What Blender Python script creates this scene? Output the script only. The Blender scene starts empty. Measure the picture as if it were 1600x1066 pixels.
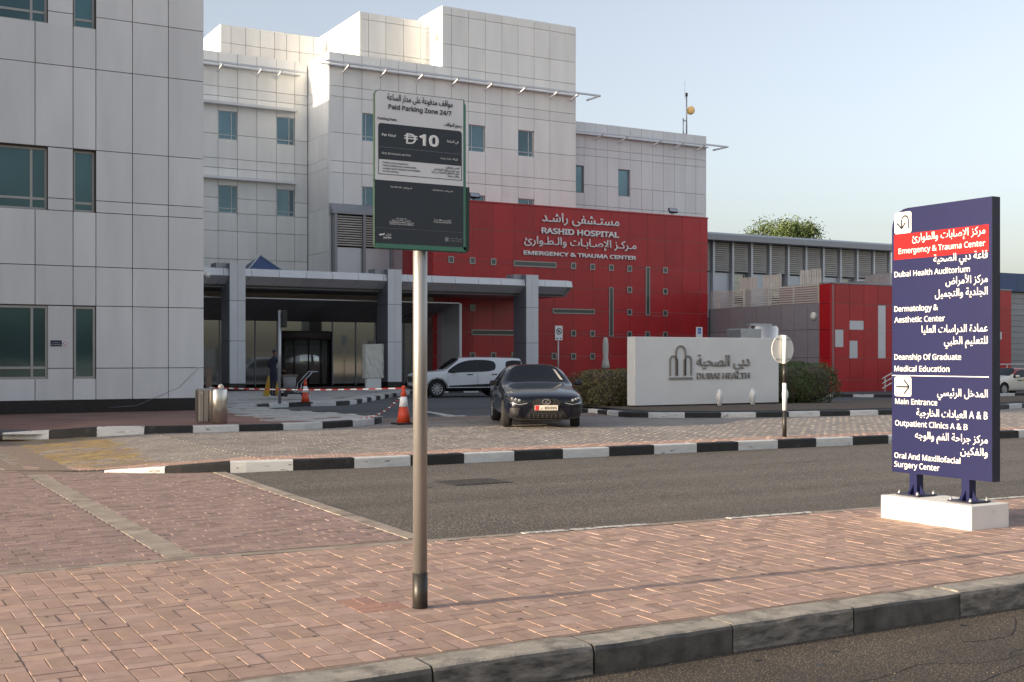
import bpy, bmesh, math, random, unicodedata
from mathutils import Vector, Matrix
from mathutils.bvhtree import BVHTree
from mathutils.geometry import delaunay_2d_cdt
rnd = random.Random(7)
R = math.radians
scene = bpy.context.scene
col = scene.collection

# ------------------------------------------------------------------ camera, sky, sun, exposure
YAW = 29.73
cd = bpy.data.cameras.new('camera'); cam = bpy.data.objects.new('camera', cd); col.objects.link(cam)
cam.location = (0, 0, 1.75); cam.rotation_euler = (R(90), 0, R(-YAW))
cd.sensor_width = 36; cd.lens = 42.14; cd.shift_y = 0.01625; cd.clip_start = 0.1; cd.clip_end = 3000
scene.camera = cam
SUN_EL, SUN_AZ = 11.0, 274.6          # azimuth clockwise from +Y
world = bpy.data.worlds.new('World'); scene.world = world; world.use_nodes = True
wn = world.node_tree.nodes; wl = world.node_tree.links
sky = wn.new('ShaderNodeTexSky'); sky.sky_type = 'NISHITA'; sky.sun_disc = False
sky.sun_elevation = R(SUN_EL); sky.sun_rotation = R(SUN_AZ)
sky.air_density = 1.0; sky.dust_density = 3.0; sky.ozone_density = 2.0; sky.altitude = 10
hs = wn.new('ShaderNodeHueSaturation'); hs.inputs['Saturation'].default_value = 0.54      # hazy desert air, the same all round
wb = wn.new('ShaderNodeMix'); wb.data_type = 'RGBA'; wb.blend_type = 'MULTIPLY'; wb.inputs[0].default_value = 1; wb.inputs[7].default_value = (1.05, 1.0, 0.985, 1)   # the camera's white balance
wl.new(sky.outputs[0], hs.inputs['Color']); wl.new(hs.outputs[0], wb.inputs[6]); wl.new(wb.outputs[2], wn['Background'].inputs[0]); wn['Background'].inputs[1].default_value = 0.138
sd = bpy.data.lights.new('sun', 'SUN'); sun = bpy.data.objects.new('sun', sd); col.objects.link(sun)
sd.energy = 3.8; sd.angle = R(0.6); sd.color = (1.0, 0.81, 0.58)
_d = Vector((-math.sin(R(SUN_AZ)) * math.cos(R(SUN_EL)), -math.cos(R(SUN_AZ)) * math.cos(R(SUN_EL)), -math.sin(R(SUN_EL))))
sun.rotation_euler = _d.to_track_quat('-Z', 'Y').to_euler(); sun.location = (-40, 0, 30)
scene.view_settings.view_transform = 'Standard'; scene.view_settings.look = 'None'
scene.view_settings.gamma = 1; scene.view_settings.use_curve_mapping = False
scene.view_settings.exposure = 1.22
scene.cycles.max_bounces = 6

# ------------------------------------------------------------------ materials
MATS = {}
def mat(name, c, rough=0.6, metal=0.0, var=0.0, nscale=3.0, namt=0.0, bump=0.0, bscale=60.0, spec=0.5, tint=False, dark=None, dscale=1.2, dth=(0.5, 0.7), coat=0.0, emit=None, stretch=None, alpha=None):
    """procedural surface: base colour, per-object variation, soft noise mottling, stains with a shape of their own, fine relief"""
    m = bpy.data.materials.new(name); m.use_nodes = True; MATS[name] = m
    n = m.node_tree.nodes; l = m.node_tree.links; b = n['Principled BSDF']
    b.inputs['Roughness'].default_value = rough; b.inputs['Metallic'].default_value = metal
    b.inputs['Specular IOR Level'].default_value = spec; b.inputs['Coat Weight'].default_value = coat
    if coat: b.inputs['Coat Roughness'].default_value = 0.04
    geo = n.new('ShaderNodeNewGeometry'); src = geo.outputs['Position']
    if stretch:
        mp = n.new('ShaderNodeMapping'); mp.inputs['Scale'].default_value = stretch; l.new(src, mp.inputs[0]); src = mp.outputs[0]
    rgb = n.new('ShaderNodeRGB'); rgb.outputs[0].default_value = (*c, 1); out = rgb.outputs[0]
    if tint:
        at = n.new('ShaderNodeAttribute'); at.attribute_name = 'tint'
        mx = n.new('ShaderNodeMix'); mx.data_type = 'RGBA'; mx.blend_type = 'MULTIPLY'; mx.inputs[0].default_value = 1
        l.new(out, mx.inputs[6]); l.new(at.outputs['Color'], mx.inputs[7]); out = mx.outputs[2]
    if var:
        oi = n.new('ShaderNodeObjectInfo'); mr = n.new('ShaderNodeMapRange'); mr.inputs[3].default_value = 1 - var; mr.inputs[4].default_value = 1 + var
        l.new(oi.outputs['Random'], mr.inputs[0]); hv = n.new('ShaderNodeHueSaturation'); l.new(mr.outputs[0], hv.inputs['Value']); l.new(out, hv.inputs['Color']); out = hv.outputs[0]
    if namt:
        nz = n.new('ShaderNodeTexNoise'); nz.inputs['Scale'].default_value = nscale; nz.inputs['Detail'].default_value = 6; l.new(src, nz.inputs['Vector'])
        mr = n.new('ShaderNodeMapRange'); mr.inputs[1].default_value = 0.3; mr.inputs[2].default_value = 0.7; mr.inputs[3].default_value = 1 - namt; mr.inputs[4].default_value = 1 + namt
        l.new(nz.outputs[0], mr.inputs[0]); hv = n.new('ShaderNodeHueSaturation'); l.new(mr.outputs[0], hv.inputs['Value']); l.new(out, hv.inputs['Color']); out = hv.outputs[0]
    if dark:
        nz = n.new('ShaderNodeTexNoise'); nz.inputs['Scale'].default_value = dscale; nz.inputs['Detail'].default_value = 9; nz.inputs['Roughness'].default_value = 0.65; l.new(src, nz.inputs['Vector'])
        mr = n.new('ShaderNodeMapRange'); mr.inputs[1].default_value = dth[0]; mr.inputs[2].default_value = dth[1]
        mx = n.new('ShaderNodeMix'); mx.data_type = 'RGBA'; l.new(nz.outputs[0], mr.inputs[0]); l.new(mr.outputs[0], mx.inputs[0]); l.new(out, mx.inputs[6]); mx.inputs[7].default_value = (*dark, 1); out = mx.outputs[2]
    l.new(out, b.inputs['Base Color'])
    if bump:
        nz = n.new('ShaderNodeTexNoise'); nz.inputs['Scale'].default_value = bscale; nz.inputs['Detail'].default_value = 4; l.new(src, nz.inputs['Vector'])
        bp = n.new('ShaderNodeBump'); bp.inputs['Strength'].default_value = bump; bp.inputs['Distance'].default_value = 0.02 if bscale < 20 else 0.006
        l.new(nz.outputs[0], bp.inputs['Height']); l.new(bp.outputs[0], b.inputs['Normal'])
    if emit: b.inputs['Emission Color'].default_value = (*emit[0], 1); b.inputs['Emission Strength'].default_value = emit[1]
    return m

def speckle(name, c1, c2, scale=90.0, rough=0.85, bump=0.5, stain=None, sscale=0.5):
    """asphalt: pale stone chips in a dark binder, broad stains"""
    m = mat(name, c1, rough); n = m.node_tree.nodes; l = m.node_tree.links; b = n['Principled BSDF']
    geo = n.new('ShaderNodeNewGeometry')
    v = n.new('ShaderNodeTexVoronoi'); v.inputs['Scale'].default_value = scale; l.new(geo.outputs['Position'], v.inputs['Vector'])
    mr = n.new('ShaderNodeMapRange'); mr.inputs[1].default_value = 0.1; mr.inputs[2].default_value = 0.55; mr.inputs[3].default_value = 1; mr.inputs[4].default_value = 0
    l.new(v.outputs['Distance'], mr.inputs[0])
    wh = n.new('ShaderNodeSeparateColor'); l.new(v.outputs['Color'], wh.inputs[0])
    mu = n.new('ShaderNodeMath'); mu.operation = 'MULTIPLY'; l.new(mr.outputs[0], mu.inputs[0]); l.new(wh.outputs[0], mu.inputs[1])
    mx = n.new('ShaderNodeMix'); mx.data_type = 'RGBA'; mx.inputs[6].default_value = (*c1, 1); mx.inputs[7].default_value = (*c2, 1); l.new(mu.outputs[0], mx.inputs[0])
    nz = n.new('ShaderNodeTexNoise'); nz.inputs['Scale'].default_value = sscale; nz.inputs['Detail'].default_value = 8; nz.inputs['Roughness'].default_value = 0.6; l.new(geo.outputs['Position'], nz.inputs['Vector'])
    m2 = n.new('ShaderNodeMapRange'); m2.inputs[1].default_value = 0.35; m2.inputs[2].default_value = 0.7; l.new(nz.outputs[0], m2.inputs[0])
    mx2 = n.new('ShaderNodeMix'); mx2.data_type = 'RGBA'; mx2.inputs[7].default_value = (*(stain or c1), 1); l.new(mx.outputs[2], mx2.inputs[6])
    m3 = n.new('ShaderNodeMath'); m3.operation = 'MULTIPLY'; m3.inputs[1].default_value = 0.6; l.new(m2.outputs[0], m3.inputs[0]); l.new(m3.outputs[0], mx2.inputs[0])
    mp = n.new('ShaderNodeMapping'); mp.inputs['Scale'].default_value = (0.03, 1.1, 1); l.new(geo.outputs['Position'], mp.inputs[0])
    n3 = n.new('ShaderNodeTexNoise'); n3.inputs['Scale'].default_value = 1.0; n3.inputs['Detail'].default_value = 5; l.new(mp.outputs[0], n3.inputs['Vector'])
    m4 = n.new('ShaderNodeMapRange'); m4.inputs[1].default_value = 0.35; m4.inputs[2].default_value = 0.65; m4.inputs[3].default_value = 0.78; m4.inputs[4].default_value = 1.15; l.new(n3.outputs[0], m4.inputs[0])
    hv = n.new('ShaderNodeHueSaturation'); l.new(m4.outputs[0], hv.inputs['Value']); l.new(mx2.outputs[2], hv.inputs['Color'])
    l.new(hv.outputs[0], b.inputs['Base Color'])
    bp = n.new('ShaderNodeBump'); bp.inputs['Strength'].default_value = bump; bp.inputs['Distance'].default_value = 0.006
    l.new(mu.outputs[0], bp.inputs['Height']); l.new(bp.outputs[0], b.inputs['Normal'])
    return m

def brickmat(name, c1, c2, mortar, w, h, rough=0.8):
    m = mat(name, c1, rough); n = m.node_tree.nodes; l = m.node_tree.links; b = n['Principled BSDF']
    geo = n.new('ShaderNodeNewGeometry'); t = n.new('ShaderNodeTexBrick')
    t.inputs['Color1'].default_value = (*c1, 1); t.inputs['Color2'].default_value = (*c2, 1); t.inputs['Mortar'].default_value = (*mortar, 1)
    t.inputs['Scale'].default_value = 1; t.inputs['Brick Width'].default_value = w; t.inputs['Row Height'].default_value = h; t.inputs['Mortar Size'].default_value = 0.008
    l.new(geo.outputs['Position'], t.inputs['Vector'])
    nz = n.new('ShaderNodeTexNoise'); nz.inputs['Scale'].default_value = 0.8; nz.inputs['Detail'].default_value = 7; l.new(geo.outputs['Position'], nz.inputs['Vector'])
    mr = n.new('ShaderNodeMapRange'); mr.inputs[1].default_value = 0.3; mr.inputs[2].default_value = 0.7; mr.inputs[3].default_value = 0.8; mr.inputs[4].default_value = 1.15; l.new(nz.outputs[0], mr.inputs[0])
    hv = n.new('ShaderNodeHueSaturation'); l.new(mr.outputs[0], hv.inputs['Value']); l.new(t.outputs[0], hv.inputs['Color']); l.new(hv.outputs[0], b.inputs['Base Color'])
    bp = n.new('ShaderNodeBump'); bp.inputs['Strength'].default_value = 0.6; bp.inputs['Distance'].default_value = 0.006; bp.invert = True
    l.new(t.outputs['Fac'], bp.inputs['Height']); l.new(bp.outputs[0], b.inputs['Normal'])
    return m

speckle('asphalt', (0.05, 0.044, 0.038), (0.60, 0.52, 0.42), 48, bump=1.0, stain=(0.13, 0.115, 0.095))
speckle('asphalt_old', (0.062, 0.050, 0.038), (0.42, 0.33, 0.23), 65, bump=1.0, stain=(0.02, 0.017, 0.014), sscale=0.7)
speckle('asphalt_drive', (0.07, 0.072, 0.078), (0.17, 0.17, 0.17), 60, stain=(0.09, 0.09, 0.092))
mat('paver', (0.36, 0.245, 0.195), 0.8, tint=True, nscale=9, namt=0.12, bump=0.35, bscale=140, dark=(0.22, 0.155, 0.13), dscale=3.2, dth=(0.56, 0.8))
mat('paver_dark', (0.28, 0.195, 0.17), 0.8, tint=True, nscale=7, namt=0.14, bump=0.35, bscale=140, dark=(0.15, 0.10, 0.085), dscale=2.2, dth=(0.55, 0.78))
mat('paver_grey', (0.255, 0.225, 0.20), 0.7, tint=True, nscale=0.9, namt=0.16, bump=0.3, bscale=120)
mat('paver_pink', (0.40, 0.265, 0.21), 0.75, tint=True, nscale=2, namt=0.14, bump=0.3, bscale=120)
mat('paver_yellow', (0.29, 0.205, 0.085), 0.7, tint=True, nscale=3, namt=0.2, bump=0.3, dark=(0.22, 0.17, 0.14), dscale=1.6, dth=(0.48, 0.62))
mat('paver_red_new', (0.34, 0.19, 0.145), 0.8, tint=True, namt=0.1)
mat('joint_sand', (0.20, 0.15, 0.12), 0.95, nscale=20, namt=0.3)
brickmat('paver_far', (0.30, 0.16, 0.12), (0.25, 0.13, 0.10), (0.13, 0.09, 0.075), 0.24, 0.12)
mat('concrete', (0.30, 0.255, 0.21), 0.9, nscale=4, namt=0.22, bump=0.4, dark=(0.17, 0.14, 0.11), dscale=2.5)
mat('concrete_kerb', (0.30, 0.275, 0.235), 0.9, nscale=6, namt=0.25, bump=0.5, dark=(0.10, 0.09, 0.08), dscale=4)
mat('kerb_black', (0.018, 0.017, 0.017), 0.55, nscale=5, namt=0.35, bump=0.3, dark=(0.09, 0.08, 0.07), dscale=5, dth=(0.62, 0.72))
mat('kerb_white', (0.60, 0.60, 0.58), 0.65, nscale=4, namt=0.1, bump=0.3, dark=(0.16, 0.15, 0.14), dscale=4.5, dth=(0.60, 0.68), stretch=(1, 1, 3))
mat('kerb_worn_black', (0.080, 0.073, 0.065), 0.6, nscale=7, namt=0.5, bump=0.5, bscale=50, dark=(0.12, 0.105, 0.085), dscale=6, dth=(0.60, 0.72))
mat('kerb_worn_grey', (0.21, 0.19, 0.165), 0.7, nscale=14, namt=0.35, bump=0.5, bscale=50, dark=(0.055, 0.05, 0.046), dscale=9, dth=(0.42, 0.66), stretch=(0.6, 1, 2.2))
mat('tile_pale', (0.44, 0.43, 0.41), 0.5, var=0.12, nscale=2, namt=0.12)
mat('sand', (0.42, 0.34, 0.25), 0.95, nscale=0.3, namt=0.15, bump=0.4, bscale=8)
mat('soil', (0.11, 0.08, 0.055), 0.95, nscale=5, namt=0.4, bump=0.9, bscale=25)
mat('road_paint', (0.62, 0.60, 0.55), 0.7, nscale=8, namt=0.2, dark=(0.12, 0.11, 0.10), dscale=9, dth=(0.5, 0.58))
mat('alu_grey', (0.73, 0.73, 0.725), 0.42, metal=0.1, var=0.05, nscale=1.6, namt=0.07, stretch=(1, 1, .18), bump=0.05, bscale=1.1)
mat('alu_white', (0.88, 0.88, 0.85), 0.42, var=0.04, nscale=1.3, namt=0.06, stretch=(1, 1, .16), bump=0.04, bscale=1.0)
mat('alu_pale_blue', (0.76, 0.775, 0.79), 0.4, var=0.035, nscale=1.3, namt=0.05, stretch=(1, 1, .16), bump=0.04, bscale=1.0)
mat('alu_silver', (0.60, 0.615, 0.65), 0.35, metal=0.3, var=0.04, nscale=1, namt=0.05)
mat('alu_mid', (0.30, 0.31, 0.33), 0.4, metal=0.3, var=0.06, namt=0.05)
mat('alu_charcoal', (0.19, 0.20, 0.23), 0.45, metal=0.2, var=0.08, namt=0.06)
mat('joint_dark', (0.06, 0.05, 0.045), 0.9, namt=0.1)
mat('joint_pale', (0.24, 0.23, 0.215), 0.9, namt=0.1)
mat('red_panel', (0.44, 0.014, 0.020), 0.30, var=0.09, nscale=1.0, namt=0.08, stretch=(1, 1, .3), bump=0.03, bscale=0.9)
mat('red_joint', (0.33, 0.20, 0.19), 0.7, namt=0.1)
mat('reveal_brown', (0.05, 0.042, 0.038), 0.6, namt=0.1)
mat('frame_alu', (0.40, 0.39, 0.375), 0.4, metal=0.4, namt=0.05)
mat('frame_white', (0.55, 0.58, 0.58), 0.4, namt=0.05)
mat('glass_teal', (0.045, 0.105, 0.115), 0.05, metal=0.45, spec=0.8, var=.3, bump=0.10, bscale=0.7, namt=0.25, nscale=0.5)
mat('glass_blue', (0.10, 0.17, 0.20), 0.05, var=.35, metal=0.5, spec=0.8, bump=0.10, bscale=0.7, namt=.25, nscale=.5)
mat('glass_dark', (0.33, 0.34, 0.32), 0.05, metal=0.75, spec=0.9, bump=0.03, bscale=0.8)
mat('glass_red_slit', (0.06, 0.075, 0.075), 0.1, metal=0.3, spec=0.8)
mat('black_granite', (0.018, 0.017, 0.018), 0.3, nscale=12, namt=0.4)
mat('louvre', (0.56, 0.53, 0.48), 0.55, var=0.06, namt=0.08, nscale=2)
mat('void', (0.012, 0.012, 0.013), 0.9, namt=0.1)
mat('white_paint', (0.74, 0.74, 0.72), 0.5, nscale=1.2, namt=0.04, bump=0.05)
mat('white_concrete', (0.72, 0.70, 0.66), 0.75, nscale=2.5, namt=0.06, bump=0.25, dark=(0.42, 0.38, 0.32), dscale=3.5, dth=(0.62, 0.8))
mat('letter_white', (0.80, 0.80, 0.79), 0.5, namt=0.02)
mat('letter_cream', (0.78, 0.76, 0.70), 0.5, namt=0.02)
mat('letter_dark', (0.02, 0.024, 0.035), 0.5, namt=0.02)
mat('letter_steel', (0.27, 0.255, 0.24), 0.35, metal=0.6, namt=0.05)
mat('sign_navy', (0.009, 0.011, 0.055), 0.4, spec=0.3, nscale=1, namt=0.05)
mat('sign_edge', (0.010, 0.011, 0.03), 0.5, namt=0.05)
mat('sign_red', (0.30, 0.004, 0.006), 0.45, spec=0.3, namt=0.04)
mat('sign_white', (0.72, 0.72, 0.74), 0.4, namt=0.03)
mat('sign_slate', (0.020, 0.026, 0.035), 0.4, namt=0.04)
mat('sign_green', (0.06, 0.19, 0.13), 0.45, namt=0.05)
mat('sign_green_dark', (0.012, 0.035, 0.025), 0.5, namt=0.05)
mat('pole_bronze', (0.36, 0.35, 0.33), 0.4, metal=0.7, nscale=3, namt=0.06, stretch=(1, 1, 0.1))
mat('pole_black', (0.022, 0.019, 0.016), 0.45, nscale=10, namt=0.3, dark=(0.08, 0.06, 0.04), dscale=14, dth=(0.6, 0.75))
mat('steel', (0.56, 0.53, 0.48), 0.26, metal=0.9, nscale=3, namt=0.06, stretch=(8, 8, 0.3))
mat('steel_brown', (0.40, 0.36, 0.31), 0.35, metal=0.8, nscale=3, namt=0.1, stretch=(9, 9, 0.3))
mat('galvanised', (0.42, 0.43, 0.44), 0.4, metal=0.7, nscale=4, namt=0.1)
mat('cone_orange', (0.60, 0.065, 0.025), 0.5, namt=0.1, nscale=8)
mat('rubber', (0.018, 0.018, 0.018), 0.75, namt=0.2)
mat('tape_red', (0.50, 0.03, 0.03), 0.5, namt=0.05)
mat('yellow_plastic', (0.60, 0.36, 0.015), 0.45, namt=0.05)
mat('canvas', (0.60, 0.58, 0.52), 0.85, namt=0.08, nscale=6, bump=0.3, bscale=8)
mat('brown_post', (0.13, 0.10, 0.075), 0.6, namt=0.1)
mat('bark', (0.13, 0.10, 0.07), 0.9, nscale=10, namt=0.3)
mat('leaf', (0.075, 0.115, 0.03), 0.55, tint=True, namt=0.1)
mat('leaf_dry', (0.125, 0.11, 0.045), 0.6, tint=True, namt=0.1)
mat('blue_band', (0.035, 0.075, 0.19), 0.4, var=0.05, namt=0.05)
mat('dish_amber', (0.88, 0.58, 0.22), 0.5, namt=0.05)
mat('paint_black', (0.004, 0.005, 0.011), 0.09, spec=0.35, coat=0.35, nscale=2, namt=0.1)
mat('paint_white', (0.68, 0.70, 0.74), 0.3, coat=0.6, nscale=2, namt=0.03)
mat('paint_cream', (0.70, 0.67, 0.58), 0.3, coat=0.6, namt=0.03)
mat('paint_red', (0.32, 0.05, 0.03), 0.3, coat=0.6, namt=0.03)
mat('trim_black', (0.012, 0.012, 0.013), 0.5, namt=0.1)
mat('car_glass', (0.008, 0.010, 0.012), 0.03, spec=0.45)
mat('chrome', (0.75, 0.75, 0.76), 0.12, metal=1.0, namt=0.02)
mat('lamp_lens', (0.42, 0.44, 0.47), 0.08, metal=0.5, coat=1.0, namt=0.25, nscale=30)
mat('alloy', (0.55, 0.55, 0.56), 0.3, metal=0.8, namt=0.05)
mat('tyre', (0.014, 0.014, 0.014), 0.8, namt=0.2, nscale=20)
mat('plate_cream', (0.66, 0.60, 0.50), 0.5, namt=0.04)
mat('skin', (0.22, 0.11, 0.07), 0.6, namt=0.05)
mat('cloth_navy', (0.02, 0.024, 0.045), 0.85, namt=0.2, nscale=8)
mat('cloth_white', (0.55, 0.56, 0.58), 0.85, namt=0.05)
mat('blue_sign', (0.03, 0.15, 0.50), 0.5, namt=0.03)

# ------------------------------------------------------------------ mesh helpers
def tag(o, label=None, cat=None, group=None, kind=None):
    if label: o['label'] = label
    if cat: o['category'] = cat
    if group: o['group'] = group
    if kind: o['kind'] = kind
    return o
def add(name, me, parent=None, loc=None):
    o = bpy.data.objects.new(name, me); col.objects.link(o)
    if parent is not None: o.parent = parent
    if loc is not None: o.location = loc
    return o
def thing(name, loc, label, cat, group=None, rz=0.0):
    o = add(name, None, None, loc); o.empty_display_size = 0.3; o.rotation_euler = (0, 0, rz)
    o['_'] = 1; del o['_']
    return tag(o, label, cat, group)
def org(parent):
    v = Vector((0, 0, 0)); p = parent
    while p is not None: v += p.location; p = p.parent
    return v
CUBES = {}
def cube_mesh(m):
    if m not in CUBES:
        bm = bmesh.new(); bmesh.ops.create_cube(bm, size=1); me = bpy.data.meshes.new('block'); bm.to_mesh(me); bm.free()
        me.materials.append(MATS[m]); CUBES[m] = me
    return CUBES[m]
def block(name, b, m, parent):
    """one shared block mesh, sized and placed; b = (x0,x1,y0,y1,z0,z1) in world metres"""
    o = add(name, cube_mesh(m), parent)
    o.location = Vector(((b[0]+b[1])/2, (b[2]+b[3])/2, (b[4]+b[5])/2)) - org(parent)
    o.scale = (b[1]-b[0], b[3]-b[2], b[5]-b[4]); return o
class MB:
    def __init__(s): s.bm = bmesh.new()
    def box(s, x0, x1, y0, y1, z0, z1, bev=0.0, M=None):
        r = bmesh.ops.create_cube(s.bm, size=1); vs = r['verts']
        for v in vs: v.co = Vector(((x0+x1)/2 + v.co.x*(x1-x0), (y0+y1)/2 + v.co.y*(y1-y0), (z0+z1)/2 + v.co.z*(z1-z0)))
        if bev:
            es = list({e for v in vs for e in v.link_edges})
            r2 = bmesh.ops.bevel(s.bm, geom=es, offset=bev, segments=2, affect='EDGES', profile=0.5)
            vs = list({v for f in r2['faces'] for v in f.verts} | {v for v in vs if v.is_valid})
        if M:
            for v in vs: v.co = M @ v.co
        return s
    def cyl(s, p0, p1, r0, r1=None, seg=16, caps=True):
        p0, p1 = Vector(p0), Vector(p1); r1 = r0 if r1 is None else r1
        d = p1-p0; q = d.to_track_quat('Z', 'Y').to_matrix()
        A = [s.bm.verts.new(p0 + q @ Vector((r0*math.cos(2*math.pi*i/seg), r0*math.sin(2*math.pi*i/seg), 0))) for i in range(seg)]
        B = [s.bm.verts.new(p1 + q @ Vector((r1*math.cos(2*math.pi*i/seg), r1*math.sin(2*math.pi*i/seg), 0))) for i in range(seg)]
        for i in range(seg):
            f = s.bm.faces.new((A[i], A[(i+1) % seg], B[(i+1) % seg], B[i])); f.smooth = True
        if caps: s.bm.faces.new(A[::-1]); s.bm.faces.new(B)
        return s
    def tube(s, pts, r, seg=8):
        for a, b in zip(pts[:-1], pts[1:]): s.cyl(a, b, r, r, seg)
        return s
    def lathe(s, prof, c=(0, 0, 0), seg=24, axis='Z', caps=True):
        rings = []
        for rr, h in prof:
            ring = []
            for i in range(seg):
                a = 2*math.pi*i/seg; x, y = rr*math.cos(a), rr*math.sin(a)
                p = (x, y, h) if axis == 'Z' else (x, h, y)
                ring.append(s.bm.verts.new(Vector(c)+Vector(p)))
            rings.append(ring)
        for A, B in zip(rings[:-1], rings[1:]):
            for i in range(seg):
                f = s.bm.faces.new((A[i], A[(i+1) % seg], B[(i+1) % seg], B[i])); f.smooth = True
        if caps: s.bm.faces.new(rings[0][::-1]); s.bm.faces.new(rings[-1])
        return s
    def prism(s, poly, h0, h1, plane='XY'):
        """extrude a polygon; plane XY -> height z, XZ -> depth y, YZ -> depth x"""
        def P(a, b, h): return (a, b, h) if plane == 'XY' else ((a, h, b) if plane == 'XZ' else (h, a, b))
        A = [s.bm.verts.new(P(a, b, h0)) for a, b in poly]; B = [s.bm.verts.new(P(a, b, h1)) for a, b in poly]; n = len(poly)
        s.bm.faces.new(A[::-1]); s.bm.faces.new(B)
        for i in range(n): s.bm.faces.new((A[i], A[(i+1) % n], B[(i+1) % n], B[i]))
        return s
    def build(s, name, m, parent=None, local=False, kind=None):
        bmesh.ops.recalc_face_normals(s.bm, faces=s.bm.faces)
        if parent is not None and not local:
            o = org(parent)
            for v in s.bm.verts: v.co -= o
        me = bpy.data.meshes.new(name); s.bm.to_mesh(me); s.bm.free()
        for x in ([m] if isinstance(m, str) else m): me.materials.append(MATS[x])
        ob = add(name, me, parent)
        if kind: ob['kind'] = kind
        return ob
def rounded(x0, x1, z0, z1, r, corners=(1, 1, 1, 1), n=6):
    """rounded rectangle outline; corners bl, br, tr, tl"""
    pts = []
    for (cx, cz, a0, k) in ((x0+r, z0+r, 180, 0), (x1-r, z0+r, 270, 1), (x1-r, z1-r, 0, 2), (x0+r, z1-r, 90, 3)):
        if corners[k]:
            for i in range(n+1):
                a = R(a0+90*i/n); pts.append((cx+r*math.cos(a), cz+r*math.sin(a)))
        else: pts.append(((x0, x1, x1, x0)[k], (z0, z0, z1, z1)[k]))
    return pts

# ------------------------------------------------------------------ lettering (built from the default font's outlines)
FORMS = {}
for cp in range(0xFE70, 0xFEFF):
    dcm = unicodedata.decomposition(chr(cp)).split()
    if len(dcm) == 2: FORMS.setdefault(int(dcm[1], 16), {})[dcm[0].strip('<>')] = chr(cp)
    elif len(dcm) == 3 and dcm[1] == '0644': FORMS.setdefault((0x644, int(dcm[2], 16)), {})[dcm[0].strip('<>')] = chr(cp)
def shape_arabic(t):
    """joined letter forms in visual (left to right) order; Latin runs keep their order"""
    cs = []; i = 0
    while i < len(t):
        if t[i] == '\u0644' and i+1 < len(t) and (0x644, ord(t[i+1])) in FORMS: cs.append((0x644, ord(t[i+1]))); i += 2
        else: cs.append(ord(t[i])); i += 1
    def jn(c): return c == 0x640 or (c in FORMS and 'initial' in FORMS[c])        # joins to the next letter
    def jp(c): return c == 0x640 or (c in FORMS and 'final' in FORMS[c])
    out = []
    for k, c in enumerate(cs):
        if c not in FORMS: out.append(chr(c)); continue
        a = k > 0 and jn(cs[k-1]) and jp(c); b = k+1 < len(cs) and jn(c) and jp(cs[k+1])
        f = FORMS[c]; key = 'medial' if a and b else 'final' if a else 'initial' if b else 'isolated'
        out.append(f.get(key) or f.get('isolated') or list(f.values())[0])
    vis = out[::-1]; s = ''.join(vis); res = ''; run = ''
    for ch in s:
        if ch.isascii() and ch != ' ' or (run and ch == ' '): run += ch
        else:
            res += run[::-1]; run = ''; res += ch
    return res + run[::-1]
FONT = None
try: FONT = bpy.data.fonts.load(bpy.utils.system_resource('DATAFILES', path='fonts')+'/NotoSansHebrew-Regular.woff2')      # one of Blender's own bundled fonts (has plain Latin letters)
except Exception: FONT = None
def is_ar(t): return any('\u0600' <= c <= '\u06ff' for c in t)
def text(t, o, right, up, parent, m, width=None, height=None, ext=0.0, bold=0.0, align='L', name='lettering', ytop=None, asp=None):
    """lettering as a mesh: o = baseline start (world or local to parent), right / up = unit vectors"""
    cu = bpy.data.curves.new('t', 'FONT'); cu.body = shape_arabic(t) if is_ar(t) else t
    cu.resolution_u = 2
    if FONT and not is_ar(t): cu.font = FONT
    cu.bevel_depth = bold; cu.bevel_resolution = 0; cu.extrude = 0.5
    tmp = bpy.data.objects.new('t', cu); col.objects.link(tmp); bpy.context.view_layer.update()
    me = bpy.data.meshes.new_from_object(tmp.evaluated_get(bpy.context.evaluated_depsgraph_get()))
    bpy.data.objects.remove(tmp); bpy.data.curves.remove(cu)
    xs = [v.co.x for v in me.vertices]
    if not xs: return None
    x0, x1 = min(xs), max(xs); zs_ = [v.co.z for v in me.vertices]; zlo, zhi = min(zs_), max(zs_)
    ref = 0.72
    sx = sy = (width/(x1-x0)) if width else height/ref
    if width and height: sy = height/ref
    right, up = Vector(right), Vector(up); nrm = right.cross(up); o = Vector(o)
    sh = {'L': 0, 'R': -(x1-x0)*sx, 'C': -(x1-x0)*sx/2}[align]
    for v in me.vertices:
        c = v.co; v.co = o + right*((c.x-x0)*sx+sh) + up*(c.y*sy) + nrm*((c.z-zlo)/(zhi-zlo)*max(ext, 0.0012))
    me.name = name; me.materials.clear(); me.materials.append(MATS[m])
    return add(name, me, parent)

# ------------------------------------------------------------------ ground, roads, pavements
def hz(x, y):                                   # forecourt and drive level
    s = min(1, max(0, (y-27)/8)); z = 0.16*(1-s)
    t = min(1, max(0, (x-26)/18))*min(1, max(0, (y-28)/14)); return z - 0.22*t
def sheet(name, poly, z, m, kind='structure'):
    bm = bmesh.new(); f = bm.faces.new([bm.verts.new((x, y, z)) for x, y in poly]); bmesh.ops.triangulate(bm, faces=[f])
    me = bpy.data.meshes.new(name); bm.to_mesh(me); bm.free(); me.materials.append(MATS[m]); o = add(name, me); tag(o, kind=kind); return o
sheet('ground', [(-900, -900), (900, -900), (900, 900), (-900, 900)], -0.30, 'sand')  # unseen sand beyond the roads, made pale to bounce light onto the facades
sheet('near_road', [(-60, -7), (90, -7), (90, 6.12), (-60, 6.12)], -0.18, 'asphalt_old')
sheet('road', [(5.05, 10.25), (90, 6.2), (90, 17.9), (5.3, 17.9)], -0.004, 'asphalt')
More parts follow.
